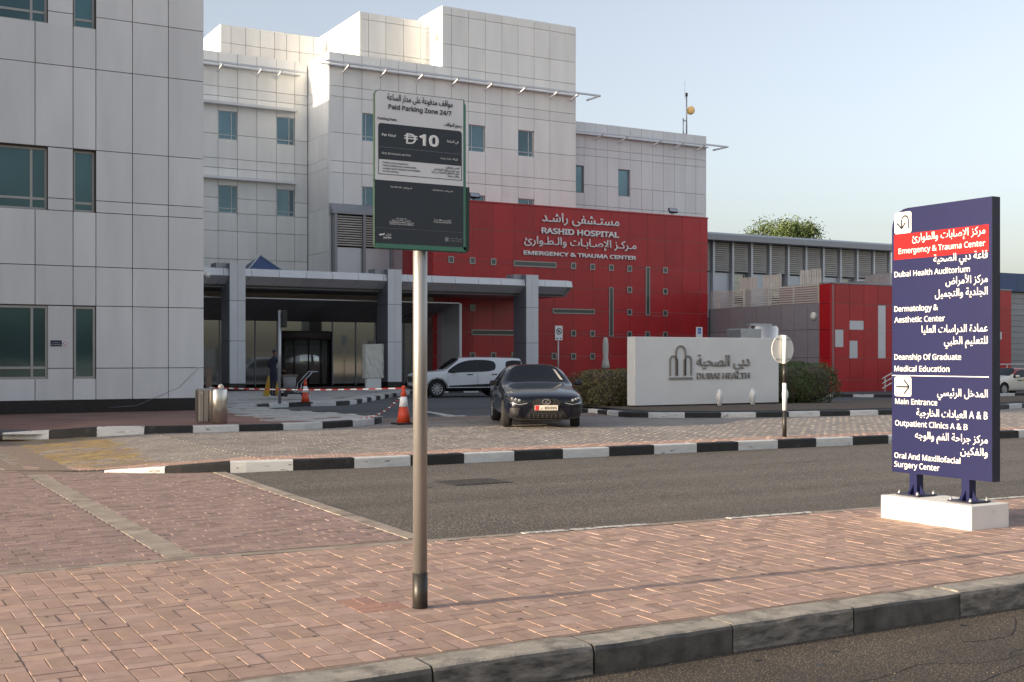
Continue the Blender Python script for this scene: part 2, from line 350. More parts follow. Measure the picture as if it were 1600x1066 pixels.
sheet('paving_bed', [(-60, 6.2), (90, 6.2), (5.05, 10.3), (5.3, 17.95), (5.0, 19), (3.4, 28.6), (-60, 28.6)], -0.0042, 'joint_sand')
# drive beyond the paved table
bm = bmesh.new(); nx, ny = 60, 40
X0, X1, Y0, Y1 = 3.0, 140.0, 26.6, 110.0
gx = [X0+(X1-X0)*(i/nx)**1.6 for i in range(nx+1)]; gy = [Y0+(Y1-Y0)*(j/ny)**1.6 for j in range(ny+1)]
vv = [[bm.verts.new((x, y, hz(x, y)-0.012)) for x in gx] for y in gy]
for j in range(ny):
    for i in range(nx): bm.faces.new((vv[j][i], vv[j][i+1], vv[j+1][i+1], vv[j+1][i])).smooth = True
me = bpy.data.meshes.new('drive'); bm.to_mesh(me); bm.free(); me.materials.append(MATS['asphalt_drive']); tag(add('drive', me), kind='structure')

def tint_attr(me, cols):
    a = me.color_attributes.new('tint', 'FLOAT_COLOR', 'POINT')
    for i, c in enumerate(cols): a.data[i].color = (*c, 1)
def brick_verts(w, d, h, ch, tilt=(0, 0)):
    a, b = w/2, d/2; t = ch
    base = [(-a, -b, -h), (a, -b, -h), (a, b, -h), (-a, b, -h), (-a, -b, -t), (a, -b, -t), (a, b, -t), (-a, b, -t), (-a+t, -b+t, 0), (a-t, -b+t, 0), (a-t, b-t, 0), (-a+t, b-t, 0)]
    return [(x, y, z+tilt[0]*x+tilt[1]*y) for x, y, z in base]
BF = [(8, 9, 10, 11)]+[(4+i, 4+(i+1) % 4, 8+(i+1) % 4, 8+i) for i in range(4)]+[(i, (i+1) % 4, 4+(i+1) % 4, 4+i) for i in range(4)]
def tcol(k=0.15):
    v = 1+rnd.uniform(-k, k); return (v*rnd.uniform(.97, 1.03), v, v*rnd.uniform(.96, 1.04))
def lay(name, bricks, mats, parent, ch=.0018, slope=None):
    """bricks: (x,y,z,w,d,matindex) joined into one mesh of separate raised blocks"""
    V, F, T, MI = [], [], [], []
    for (x, y, z, w, d, mi) in bricks:
        o = len(V); tl = (rnd.gauss(0, .0035), rnd.gauss(0, .0035)); dz = rnd.gauss(0, .0012); c = tcol()
        if slope: tl = (tl[0]+slope(x, y), tl[1])
        V += [(x+a, y+b, z+e+dz) for a, b, e in brick_verts(w, d, .03, ch, tl)]; F += [tuple(o+i for i in f) for f in BF]; T += [c]*12; MI += [mi]*len(BF)
    me = bpy.data.meshes.new(name); me.from_pydata(V, [], F); me.materials.clear()
    for m in mats: me.materials.append(MATS[m])
    me.polygons.foreach_set('material_index', MI); tint_attr(me, T)
    o = add(name, me, parent); tag(o, kind='stuff'); return o
# near footway: basket weave, blocks 0.245 x 0.1225
pav = add('pavement', None); tag(pav, kind='structure')
G = 0.0065; U = 0.2453
def far_edge(x): return 10.42-0.058*(x-2.6) if x > 2.6 else 10.42
bk = []
for i in range(0, 64):
    for j in range(-2, 18):
        x0 = -0.5+i*U; y0 = 6.385+j*U+0.03
        if (i+j) % 2: cells = [(x0+U/4, y0+U/2, U/2-G, U-G), (x0+3*U/4, y0+U/2, U/2-G, U-G)]
        else: cells = [(x0+U/2, y0+U/4, U-G, U/2-G), (x0+U/2, y0+3*U/4, U-G, U/2-G)]
        for (cx, cy, w, d) in cells:
            fe = far_edge(cx)
            if cy-d/2 < 6.36:
                if cy+d/2 < 6.42: continue
                nb = 6.365; tp = cy+d/2; cy, d = (nb+tp)/2, tp-nb
            if cy+d/2 > fe:
                if cy-d/2 > fe-.05: continue
                lo = cy-d/2; cy, d = (lo+fe)/2, fe-lo
            if 3.24 < cx < 3.52 and 7.62 < cy < 8.08: mi = 1
            else: mi = 0
            bk.append((cx, cy, 0.0, w, d, mi))
def on_screen(x, y):
    f = .4959*x+.8684*y; r = .8684*x-.4959*y; return f > 1 and abs(r/f*1873) < 830 and 559+1873*1.75/f < 1075
near = sorted([b for b in bk if on_screen(b[0], b[1])], key=lambda b: b[0]**2+b[1]**2)
single = near[:300]; ss = set(single); rest = [b for b in bk if b not in ss]
BM = {}
for (x, y, z, w, d, mi) in single:
    key = (round(w, 3), round(d, 3), mi, rnd.randrange(6))
    if key not in BM:
        me = bpy.data.meshes.new('brick'); me.from_pydata(brick_verts(w, d, .03, .0018), [], BF); me.materials.append(MATS[('paver', 'paver_red_new')[mi]]); tint_attr(me, [tcol()]*12); BM[key] = me
    o = add('brick', BM[key], pav, (x, y, z+rnd.gauss(0, .0012))); o.rotation_euler = (rnd.gauss(0, .006), rnd.gauss(0, .006), rnd.gauss(0, .004))
lay('brick_field', rest, ['paver', 'paver_red_new'], pav)
# left field and dark strip: stretcher bond running away from the kerb
def stretcher(x0, x1, y0, y1, w, d, z, mi, inside=None, zf=None, off=0.5):
    out = []; j = 0; y = y0
    while y < y1:
        x = x0-(w*off if j % 2 else 0)
        while x < x1:
            a, b = max(x, x0), min(x+w, x1)
            if b-a > w*.2:
                cx, cy = (a+b)/2, y+d/2
                k = mi(cx, cy) if callable(mi) else mi
                if inside is None or inside(cx, cy): out.append((cx, cy, zf(cx, cy) if zf else z, b-a-G, d-G, k))
            x += w
        y += d; j += 1
    return out
lf = stretcher(-1.5, 2.575, 10.56, 21.0, U, U/2, 0, 0)
ds = stretcher(2.835, 5.2, 10.56, 18.05, U, U/2, 0, 0, lambda x, y: x < 4.88+.0316*(y-10.55)) + stretcher(2.835, 4.0, 18.05, 19.0, U, U/2, 0, 0)
near2 = sorted([b for b in lf+ds if on_screen(b[0], b[1])], key=lambda b: b[0]**2+b[1]**2)
lay('brick_field', lf, ['paver_dark'], pav); lay('brick_field', ds, ['paver_dark'], pav)
# concrete strips
def strip(pts_l, pts_r, z, m, n):
    k = 0
    for a, b, c, d in zip(pts_l[:-1], pts_r[:-1], pts_r[1:], pts_l[1:]):
        MB().prism([a, b, c, d], -0.03, z+rnd.uniform(-.002, .002)).build(n, m, pav)
ys = [10.55+i*0.95 for i in range(10)]
strip([(2.575, y+.003) for i, y in enumerate(ys)], [(2.83, y+.003) for i, y in enumerate(ys)], 0.0, 'concrete', 'edging')
strip([(4.87+.03*i, y+.003) for i, y in enumerate(ys[:9])], [(5.05+.03*i, y+.003) for i, y in enumerate(ys[:9])], 0.0035, 'concrete', 'edging')
xs = [-1.5+i*1.02 for i in range(17)]
strip([(x+.006, far_edge(x)+.005) for x in xs], [(x+.006, far_edge(x)+.12) for x in xs], 0.002, 'concrete', 'edging')
for xa, xb in ((6.0, 7.45), (8.5, 9.65), (12.0, 13.5)):
    MB().prism([(xa, far_edge(xa)+.02), (xb, far_edge(xb)+.02), (xb, far_edge(xb)+.11), (xa, far_edge(xa)+.11)], 0.004, 0.009).build('edge_paint', 'road_paint', pav)

# ---- kerbs of separate stones along a path
def arc(path, s):
    for (a, b) in zip(path[:-1], path[1:]):
        L = math.dist(a, b)
        if s <= L: return (a[0]+(b[0]-a[0])*s/L, a[1]+(b[1]-a[1])*s/L), ((b[0]-a[0])/L, (b[1]-a[1])/L)
        s -= L
    a, b = path[-2], path[-1]; L = math.dist(a, b); return (b[0]+(b[0]-a[0])/L*s, b[1]+(b[1]-a[1])/L*s), ((b[0]-a[0])/L, (b[1]-a[1])/L)
def smooth(path, n=4):
    out = []
    P = [path[0]]+list(path)+[path[-1]]
    for i in range(1, len(P)-2):
        for k in range(n):
            t = k/n; a, b, c, d = P[i-1], P[i], P[i+1], P[i+2]
            out.append(tuple(.5*((2*b[q])+(-a[q]+c[q])*t+(2*a[q]-5*b[q]+4*c[q]-d[q])*t*t+(-a[q]+3*b[q]-3*c[q]+d[q])*t**3) for q in (0, 1)))
    return out+[path[-1]]
def kerb(name, path, base, height, pitch, mats, start=0, width=0.15, gap=0.012, nsub=4, s0=0.0, top=None):
    """path runs with the paved side on its left; stones are children of the kerb"""
    root = add(name, None); tag(root, kind='structure')
    total = sum(math.dist(a, b) for a, b in zip(path[:-1], path[1:])); s = s0; k = start
    while s < total-.1:
        e = min(s+pitch, total); bm = bmesh.new(); rows = []
        jit = rnd.uniform(-.004, .004)
        for q in range(nsub+1):
            t = s+gap/2+(e-s-gap)*q/nsub; (x, y), (tx, ty) = arc(path, t); nx_, ny_ = -ty, tx
            b = base(x, y) if callable(base) else base; h = height(t) if callable(height) else height
            h = max(h, .004)+jit*(h > .05); bv = min(.022, h*.4)
            if top: h += rnd.uniform(-.004, .003); bv = .03+rnd.uniform(-.008, .012)
            prof = [(0, -.12), (0.0, h-bv), (bv*.35, h-bv*.3), (bv, h), (width, h), (width, -.12)]
            rows.append([bm.verts.new((x+nx_*u, y+ny_*u, b+w)) for u, w in prof])
        for A, B in zip(rows[:-1], rows[1:]):
            for i in range(5): bm.faces.new((A[i], B[i], B[i+1], A[i+1])).material_index = 1 if top and i in (2, 3, 4) else 0
        bm.faces.new(rows[0]); bm.faces.new(rows[-1][::-1]); bmesh.ops.recalc_face_normals(bm, faces=bm.faces)
        me = bpy.data.meshes.new('kerb_stone'); bm.to_mesh(me); bm.free(); me.materials.append(MATS[mats[k % len(mats)]]); me.materials.append(MATS[top or mats[0]]); add('kerb_stone', me, root)
        s = e; k += 1
    return root
kerb('near_kerb', [(-3.57, 6.10), (40, 6.10)], -0.18, 0.182, 1.09, ['kerb_worn_grey', 'kerb_worn_black'], 0, 0.25, 0.016, 6, 0.0, 'concrete_kerb')  # paler tops: worn concrete, with sunlight put into the colour
MB().box(-3.5, 16, 6.352, 6.364, -0.05, 0.001).build('kerb_joint', 'joint_sand', pav)
fk = smooth([(2.6, 20.0), (3.4, 19.2), (4.3, 18.5), (5.2, 18.1), (5.9, 17.93), (7.0, 17.75), (8.4, 17.67), (12, 17.64), (18.7, 17.45), (26, 17.2), (60, 16.2)], 5)
kerb('far_kerb', fk, -0.004, lambda s: min(.168, max(.0, (s-1.0)*.07)), 0.965, ['kerb_white', 'kerb_black'], 0, s0=-.45)
blp = smooth([(1.2, 28.9), (3.2, 27.75), (4.6, 26.95), (6.0, 26.3), (7.3, 26.0), (9.0, 25.95), (10.2, 26.2), (11.5, 27.0), (12.2, 28.0), (12.35, 29.4), (12.4, 38.2), (13.2, 40.4), (15.2, 41.3), (16.8, 41.7), (20, 46.3), (24, 52), (26.5, 54.2), (33, 55.2)], 5)
blp = [(x*.975, y*.975) if y < 30 else (x, y) for x, y in blp]
kerb('platform_kerb', blp, lambda x, y: hz(x, y), lambda s: min(.15, max(.006, (s-2.0)*.062)), 0.98, ['kerb_white', 'kerb_black'], 1, s0=1.33)
irp = smooth([(20.6, 37.0), (20.5, 34.0), (20.3, 31.8), (19.5, 29.0), (19.0, 27.4), (19.15, 26.7), (19.9, 26.05), (21.2, 25.4), (22.4, 25.0), (24.4, 24.6), (26.5, 24.4), (30, 24.8), (33.7, 25.6), (60, 33.0)], 5)
irp = [(x*.975, y*.975) if y < 33 else (x, y) for x, y in irp]
kerb('island_kerb', irp, lambda x, y: hz(x, y), 0.14, 0.97, ['kerb_black', 'kerb_white'], 1)
kerb('drive_kerb', [(36, 50.5), (48, 41.0), (60, 39.5)], lambda x, y: hz(x, y), 0.13, 1.0, ['kerb_black', 'kerb_white'], 0, nsub=1)
kerb('drive_kerb', [(31.5, 54.0), (37, 52.0)], lambda x, y: hz(x, y), 0.13, 1.0, ['kerb_black', 'kerb_white'], 1, nsub=1)

# ---- paved table between the kerbs
fore = add('forecourt', None); tag(fore, kind='structure')
def fz(x, y):
    r = min(1, max(0, (x-3.2)/2.8)); return 0.006+0.154*r
def front_y(x):
    best = 17.3
    for a, b in zip(fk[:-1], fk[1:]):
        if a[0] <= x <= b[0]: best = a[1]+(b[1]-a[1])*(x-a[0])/max(1e-6, b[0]-a[0])
    return best+.16
def back_y(x):
    for a, b in zip(blp[:-1], blp[1:]):
        if a[0] <= x <= b[0] and a[1] < 29.5 and x < 11.6: return a[1]+(b[1]-a[1])*(x-a[0])/max(1e-6, b[0]-a[0])-.02
    return 27.2 if x < 19.2 else 26.4
def inside_poly(x, y, P):
    c = False
    for (a, b), (d, e) in zip(P, P[1:]+P[:1]):
        if (b > y) != (e > y) and x < (d-a)*(y-b)/(e-b)+a: c = not c
    return c
YEL = [(2.9, 28.3), (5.0, 27.0), (4.85, 23), (4.55, 19.2), (3.6, 19.4), (2.8, 21.0)]
def kind(x, y):
    if inside_poly(x+rnd.uniform(-.1, .1), y+rnd.uniform(-.1, .1), YEL) and (int((y-19)/.9) % 3 != 1 or rnd.random() < .6): return 1
    fy = front_y(x)
    return 2 if y < fy+0.75 else 0
ISL = [(p[0], p[1]) for p in irp]+[(60, 60), (20.6, 60)]
fb = stretcher(2.6, 37, 18.0-1.2, 28.6, 0.22, 0.11, 0, kind, lambda x, y: front_y(x)+.05 < y < back_y(x) and not inside_poly(x, y, ISL) and x > 2.7+(21-y)*.05*(y < 21), fz)
lay('brick_field', fb, ['paver_grey', 'paver_yellow', 'paver_pink'], fore, .0012, lambda x, y: .154/2.8 if 3.2 < x < 6.0 else 0)
bm = bmesh.new(); gxs = [2.4+i*1.0 for i in range(37)]
ra = [[bm.verts.new((x, yy, fz(x, 0)-.004)) for x in gxs] for yy in (17.0, 20, 23, 26, 29)]
for A, B in zip(ra[:-1], ra[1:]):
    for i in range(len(gxs)-1):
        if B[i].co.y > 17: bm.faces.new((A[i], A[i+1], B[i+1], B[i]))
for v in bm.verts:
    if v.co.y < 17.5: v.co.y = front_y(v.co.x)-.1 if v.co.x > 3 else 20.0
me = bpy.data.meshes.new('bed'); bm.to_mesh(me); bm.free(); me.materials.append(MATS['joint_sand']); add('bed', me, fore)
# painted arrow on the drive
ar = [(15.1, 28.6), (15.9, 30.6), (15.65, 30.6), (17.2, 36.5), (16.95, 36.55), (15.3, 30.7), (15.0, 30.75)]
bm = bmesh.new(); f = bm.faces.new([bm.verts.new((x, y, hz(x, y)+.004)) for x, y in ar]); bmesh.ops.triangulate(bm, faces=[f])
me = bpy.data.meshes.new('painted_arrow'); bm.to_mesh(me); bm.free(); me.materials.append(MATS['road_paint']); add('painted_arrow', me, fore)
# platform of pale tiles in front of the entrance, brick footway by the left building
plat = add('platform', None); tag(plat, kind='structure')
PL = [(p[0], p[1]) for p in blp]+[(33, 75), (-30, 75), (-30, 40), (-20, 33)]
def pz(x, y):
    full = hz(x, y)+.148 if y > 27 else .308
    r = max(min(1, max(0, (x-3.0)/2.4)), min(1, max(0, (y-28.5)/4))); return full*r+.03*(1-r)
bm = bmesh.new(); nxx, nyy = 60, 48
def inset(x, y): return inside_poly(x, y, PL)
gv = {}
for i in range(nxx):
    for j in range(nyy):
        x, y = -16+i*.8, 25.6+j*.8
        if all(inset(x+a*.8, y+b*.8) for a in (0, 1) for b in (0, 1)):
            q = []
            for a, b in ((0, 0), (1, 0), (1, 1), (0, 1)):
                k = (i+a, j+b)
                if k not in gv: gv[k] = bm.verts.new((x+a*.8, y+b*.8, pz(x+a*.8, y+b*.8)-.012))
                q.append(gv[k])
            bm.faces.new(q)
me = bpy.data.meshes.new('bed'); bm.to_mesh(me); bm.free(); me.materials.append(MATS['paver_far']); add('bed', me, plat)
# edge infill between the kerb back and the bed
def kerb_infill(path, parent, m, z, w=1.1, s_from=0, s_to=None):
    bm = bmesh.new(); prev = None; tot = sum(math.dist(a, b) for a, b in zip(path[:-1], path[1:])); s = s_from; s_to = s_to or tot
    while s <= s_to:
        (x, y), (tx, ty) = arc(path, s); a = (x-ty*.14, y+tx*.14); b = (x-ty*w, y+tx*w)
        cur = [bm.verts.new((*p, z(*p))) for p in (a, b)]
        if prev: bm.faces.new((prev[0], cur[0], cur[1], prev[1]))
        prev = cur; s += .4
    me = bpy.data.meshes.new('edge_infill'); bm.to_mesh(me); bm.free(); me.materials.append(MATS[m]); add('edge_infill', me, parent)
kerb_infill(blp, plat, 'paver_far', lambda x, y: pz(x, y)-.006, 1.5, 0, 9.3)
kerb_infill(blp, plat, 'tile_pale', lambda x, y: pz(x, y)-.009, 1.0, 9.3)
nt = 0; tw, td = 1.24, 0.82
for j in range(0, 36):
    for i in range(0, 22):
        x, y = 6.2+i*tw+(j % 2)*tw*.5, 26.3+j*td
        if x < 8.6+.12*(y-26) or y > 55.5: continue
        if not all(inset(x+a, y+b) for a in (-.1, tw+.1) for b in (-.1, td+.1)): continue
        z = max(.13, pz(x+tw/2, y+td/2)); block('paving_tile', (x+.03, x+tw-.03, y+.04, y+td-.04, z-.03, z+.004+rnd.uniform(-.001, .001)), 'tile_pale', plat)
# planted island round the monument
isl = add('island', None); tag(isl, kind='structure')
kerb_infill(irp, isl, 'paver_pink', lambda x, y: hz(x, y)+.132, 0.9, 8, 48)
bm = bmesh.new(); pts = []
for k in range(0, 60):
    (x, y), (tx, ty) = arc(irp, 6+k*.7); pts.append((x-ty*.85, y+tx*.85))
f = bm.faces.new([bm.verts.new((x, y, hz(x, y)+.14)) for x, y in pts]+[bm.verts.new((50, 36.5, .0)), bm.verts.new((36, 35.5, 0)), bm.verts.new((22, 36.5, .14))]); bmesh.ops.triangulate(bm, faces=[f])
me = bpy.data.meshes.new('planting_bed'); bm.to_mesh(me); bm.free(); me.materials.append(MATS['soil']); add('planting_bed', me, isl)
# road grate
gr = thing('road_grate', (7.9, 14.95, 0), 'square dark metal grate set into the asphalt road behind the parking sign pole', 'grate')
g = MB().box(7.45, 8.35, 14.6, 15.3, -.02, .002); g.build('frame', 'pole_black', gr)
for k in range(11): MB().box(7.52+k*.075, 7.56+k*.075, 14.66, 15.24, .0, .007).build('grate_bar', 'pole_black', gr)

# ------------------------------------------------------------------ facades
def rsub(r, holes):
    out = [r]
    for h in holes:
        nx_ = []
        for a in out:
            x0, x1, z0, z1 = a; u0, u1, w0, w1 = max(x0, h[0]), min(x1, h[1]), max(z0, h[2]), min(z1, h[3])
            if u0 >= u1 or w0 >= w1: nx_.append(a); continue
            if z0 < w0: nx_.append((x0, x1, z0, w0))
            if w1 < z1: nx_.append((x0, x1, w1, z1))
            if x0 < u0: nx_.append((x0, u0, w0, w1))
            if u1 < x1: nx_.append((u1, x1, w0, w1))
        out = nx_
    return [a for a in out if a[1]-a[0] > .06 and a[3]-a[2] > .06]
def clad(root, axis, pos, us, zs, m, thick=.2, gap=.03, holes=(), sign=1, name='panel', back='joint_dark'):
    """panels on a wall facing -Y (axis Y) or -X (axis X); pos = outer face; thickness goes into the building"""
    for a, b in zip(us[:-1], us[1:]):
        for c, d in zip(zs[:-1], zs[1:]):
            for (x0, x1, z0, z1) in rsub((a, b, c, d), holes):
                bb = (x0+gap/2*(x0 == a), x1-gap/2*(x1 == b), z0+gap/2*(z0 == c), z1-gap/2*(z1 == d)); dz = rnd.uniform(-.002, .002)
                if axis == 'Y': block(name, (bb[0], bb[1], pos+dz, pos+thick, bb[2], bb[3]), m, root)
                else: block(name, (pos+dz, pos+thick, bb[0], bb[1], bb[2], bb[3]), m, root)
def window(root, x0, x1, z0, z1, Y, depth, glass, frame, vb=(), hb=(), fw=.06, name='window', reveal=None):
    """framed window in a wall facing -Y: frame mesh with the pane as its child"""
    b = MB(); y0, y1 = Y+depth-.07, Y+depth
    b.box(x0, x1, y0, y1, z0, z0+fw).box(x0, x1, y0, y1, z1-fw, z1).box(x0, x0+fw, y0, y1, z0+fw, z1-fw).box(x1-fw, x1, y0, y1, z0+fw, z1-fw)
    for v in vb: b.box(v-fw/2, v+fw/2, y0+.005, y1-.002, z0+fw, z1-fw)
    for h in hb: b.box(x0+fw, x1-fw, y0+.01, y1-.004, h-fw/2, h+fw/2)
    o = b.build(name, frame, root)
    MB().box(x0+.01, x1-.01, y1-.035, y1-.015, z0+.01, z1-.01).build('pane', glass, o)
    if reveal:
        t = .025
        MB().box(x0-t, x1+t, Y+.02, Y+depth, z1, z1+t).box(x1, x1+t, Y+.02, Y+depth, z0, z1).box(x0-t, x0, Y+.02, Y+depth, z0, z1).box(x0-t, x1+t, Y+.02, Y+depth, z0-t, z0).build('reveal', reveal, o)
    return o

# ---- left office building
LY = 36.7
lb = thing('office_building', (5, LY, .25), 'tall grey aluminium clad building at the left edge with dark recessed windows', 'building')
LZ = [0.51, 1.44, 3.27, 4.42, 6.02, 6.37, 7.85, 10.23, 11.77, 14.3, 16.6, 19.75]
LX = [-20+2.1*k for k in range(11)]+[3.15, 4.11, 5.18, 6.22, 6.86, 7.91, 8.97, 10.05]
LX = sorted(set([x for x in LX if x < 2.9]+[3.15, 4.11, 5.18, 6.22, 6.86, 7.91, 8.97, 10.05]))
wins = [(2.2, 5.53, 1.13, 3.25), (2.2, 5.53, 6.02, 7.83), (2.2, 5.53, 11.41, 13.3), (6.24, 6.85, 1.13, 3.25), (6.24, 6.85, 6.02, 7.83), (6.24, 6.85, 11.41, 13.3)]
lh = list(wins)+[(4.13, 5.18, 1.0, 1.2)]
clad(lb, 'Y', LY, LX, LZ, 'alu_grey', .38, .022, wins)
clad(lb, 'X', 10.05-.001, [LY+.4+2.4*k for k in range(21)], [0.51, 3.27, 6.02, 7.85, 10.23, 11.77, 14.3, 16.6, 19.75], 'alu_grey', -.2, .022)
MB().box(-20, 9.84, LY+.36, 85, .2, 19.75).build('core', 'joint_dark', lb)
MB().box(-20, 10.02, LY+.03, 84.9, .1, .505).build('plinth', 'black_granite', lb)
MB().box(-20.1, 10.1, LY-.04, 85, 19.75, 19.95).build('parapet_coping', 'alu_grey', lb)
for (x0, x1, z0, z1) in wins:
    if x1 < 6: window(lb, x0, x1, z0, z1, LY, .26 if z0 > 3 else .12, 'glass_teal', 'frame_alu', vb=(3.2, 5.10), hb=(z0+.33,), fw=.07, reveal='reveal_brown')
    else: window(lb, x0, x1, z0, z1, LY, .26 if z0 > 3 else .12, 'glass_teal', 'frame_alu', hb=(z0+.27,) if z0 > 3 else (), fw=.07, reveal='reveal_brown')
MB().tube([(9.9, LY-.01, 1.45), (9.3, LY-.015, .85), (8.6, LY-.02, .56), (8.0, LY-.12, .32), (7.2, LY-.2, .28)], .006, 6).build('loose_cable', 'alu_mid', lb)
ws = thing('wall_sign', (5.85, LY-.015, 2.2), 'small dark blue wall plaque with white no smoking square between ground floor windows', 'sign')
MB().box(5.60, 5.90, LY-.02, LY-.003, 2.08, 2.25).build('plaque', 'sign_navy', ws); MB().box(5.91, 6.08, LY-.02, LY-.003, 2.08, 2.25).build('plaque', 'sign_white', ws)
for k in range(2): text(('NO SMOKING', 'ممنوع التدخين')[k], (5.62-5.85, -.007, (2.11, 2.18)[k]-2.2), (1, 0, 0), (0, 0, 1), ws, 'letter_white', width=.26)
MB().lathe([(.055, 0), (.055, .006)], (0, 0, 0), 20, 'Y').build('t', 'tape_red', None)
o = bpy.data.objects['t']; o.name = 'prohibition_ring'; o.parent = ws; o.location = (.145, -.012, -.035)
bm = bmesh.new(); bmesh.ops.create_circle(bm, segments=20, radius=.042, cap_ends=True); bmesh.ops.rotate(bm, verts=bm.verts, matrix=Matrix.Rotation(R(90), 3, 'X'))
me = bpy.data.meshes.new('ring_centre'); bm.to_mesh(me); bm.free(); me.materials.append(MATS['sign_white']); add('ring_centre', me, ws, (.145, -.0135, -.035))
cc = thing('security_camera', (10.15, LY+.1, 4.3), 'white dome security camera on the corner of the grey building', 'camera')
MB().box(10.06, 10.18, LY+.05, LY+.15, 4.38, 4.46).build('bracket', 'white_paint', cc)
MB().lathe([(.02, .10), (.07, .08), (.08, .0), (.075, -.04)], (10.2, LY+.1, 4.30), 16).build('housing', 'white_paint', cc)
MB().lathe([(.068, 0), (.06, -.05), (.03, -.085), (.005, -.09)], (10.2, LY+.1, 4.26), 16).build('dome', 'glass_dark', cc)
# unseen block added at the left, placed so its shade falls on the forecourt
sw = thing('office_building', (-16, 28.9, .2), 'unseen grey clad block added beyond the left edge to shade the forecourt', 'building')
MB().box(-42, -1.0, 29.0, 38, -.3, 15.5).build('wall', 'alu_grey', sw)
for k in range(9):
    for zz in (1.2, 5.8, 10.4): MB().box(-40+k*4.4, -37.6+k*4.4, 28.95, 29.05, zz, zz+2).build('window', 'glass_teal', sw)

# ---- hospital main building
A, B = 70.0, 66.56
hb = thing('hospital_building', (30, B, 0), 'large stepped white panelled hospital building with sunlit upper storeys', 'building')
AX = [17.6, 18.84, 20.01, 21.17, 22.36, 23.57, 24.73, 25.55]
AZ = [6.0, 7.6, 9.25, 10.32, 11.2, 12.97, 13.53, 14.97, 17.21, 17.77, 19.2, 19.82]
aw = [(20.03, 21.15, 14.67, 16.36), (23.59, 24.71, 14.67, 16.34), (20.03, 21.15, 10.32, 11.96), (23.59, 24.71, 10.32, 11.96), (16.5, 17.6, 14.67, 16.36)]
clad(hb, 'Y', A, AX, AZ, 'alu_white', .2, .028, aw)
MB().box(12, 25.6, A+.19, 84, -.2, 19.78).build('core', 'joint_pale', hb)
BX = [25.61, 26.51]+[27.70+1.196*k for k in range(13)]
BX = BX[:14]+[42.87]
BZ = [6.0, 7.1, 8.76, 10.45, 12.69, 13.37, 15.05, 17.18, 17.8, 19.78]
bw = []
for x0 in (27.72, 34.88, 38.46):
    bw += [(x0, x0+1.14, 14.7, 16.38), (x0, x0+1.14, 10.3, 11.98)]
clad(hb, 'Y', B, BX, BZ, 'alu_white', .2, .028, bw)
clad(hb, 'Y', B, [33.04]+[b for b in BX if b > 33.3], [19.78, 21.21, 23.03, 23.55], 'alu_white', .2, .028)
clad(hb, 'X', 25.58, [B+.02, 68.2, A], [6.0, 8.0, 10.6, 12.97, 13.53, 14.97, 17.21, 17.77, 19.8], 'alu_white', .2, .02)
MB().box(25.7, 42.85, B+.19, 84, -.2, 19.75).build('core', 'joint_pale', hb); MB().box(33.2, 42.85, B+.19, 80, 19.7, 23.5).build('core', 'joint_pale', hb)
clad(hb, 'X', 33.02, [B+.02, 68.3, 69.9], [19.78, 20.6, 21.9, 23.55], 'alu_white', .2, .02)
clad(hb, 'X', 42.67, [B+.22]+[68.6+2.2*k for k in range(7)], [17.0, 19.78, 21.21, 23.55], 'alu_white', .2, .02)
MB().box(33.0, 33.03, 67.1, 67.5, 21.5, 21.9).build('vent_grille', 'joint_pale', hb)
MB().box(32.96, 33.02, 66.75, 69.4, 22.3, 22.38).box(32.96, 33.02, 66.75, 68.7, 20.6, 20.68).build('side_ledge', 'alu_white', hb)
D = 68.5
clad(hb, 'Y', D, [28.36, 28.95, 30.1, 31.3, 32.5, 33.2], [19.5, 20.6, 22.55, 23.0], 'alu_white', .2, .028)
clad(hb, 'X', 28.34, [D+.02, 71.2, 74, 77], [19.5, 22.55, 23.0], 'alu_white', .2, .02)
MB().box(28.5, 33.1, D+.19, 78, 19.5, 22.96).build('core', 'joint_pale', hb)
E_ = 74.0
clad(hb, 'Y', E_, [21.32, 21.97, 22.9, 23.85, 24.8, 25.6, 26.45, 27.4, 28.4], [19.6, 21.45, 22.59], 'alu_white', .2, .028)
clad(hb, 'X', 21.30, [E_+.02, 76.5, 79], [19.6, 21.45, 22.59], 'alu_white', .2, .02)
MB().box(21.45, 28.4, E_+.19, 79, 19.5, 22.55).build('core', 'joint_pale', hb)
for (x0, x1, z0, z1) in aw[:4]: window(hb, x0, x1, z0, z1, A, .16, 'glass_blue', 'frame_white', vb=(x1-.32,), hb=(z0+.28,), fw=.05)
for (x0, x1, z0, z1) in bw: window(hb, x0, x1, z0, z1, B, .16, 'glass_blue', 'frame_white', vb=((x0+.25) if x0 < 37 else (x1-.32),), hb=(z0+.28,), fw=.05)
for zz in (16.76, 12.37): MB().box(17, 24.75, A-.45, A-.002, zz-.1, zz+.06).build('sun_ledge', 'alu_pale_blue', hb)
def visor(root, x0, x1, Y, z, brs, right_end=0.0, over=.95):
    b = MB(); b.box(x0, x1+right_end, Y-over-.14, Y-over, z-.05, z+.05); b.box(x0, x1, Y-.3, Y-.004, z-.03, z+.03)
    if right_end: b.box(x1+right_end-.12, x1+right_end, Y-over, Y+.5, z-.05, z+.05)
    b.build('visor_rail', 'alu_silver', root)
    for x in brs:
        MB().prism([(Y-over, z-.06), (Y-over-.1, z-.11), (Y-over+.12, z-.15), (Y-.004, z-.36), (Y-.004, z-.26)], x-.045, x+.045, 'YZ').build('visor_bracket', 'alu_pale_blue', root)
visor(hb, 25.0, 42.87, B, 18.95, [26.5+2.39*k for k in range(7)]+[42.4], 1.25)
visor(hb, 17, 25.0, A, 18.95, [20.0, 22.36, 23.57])
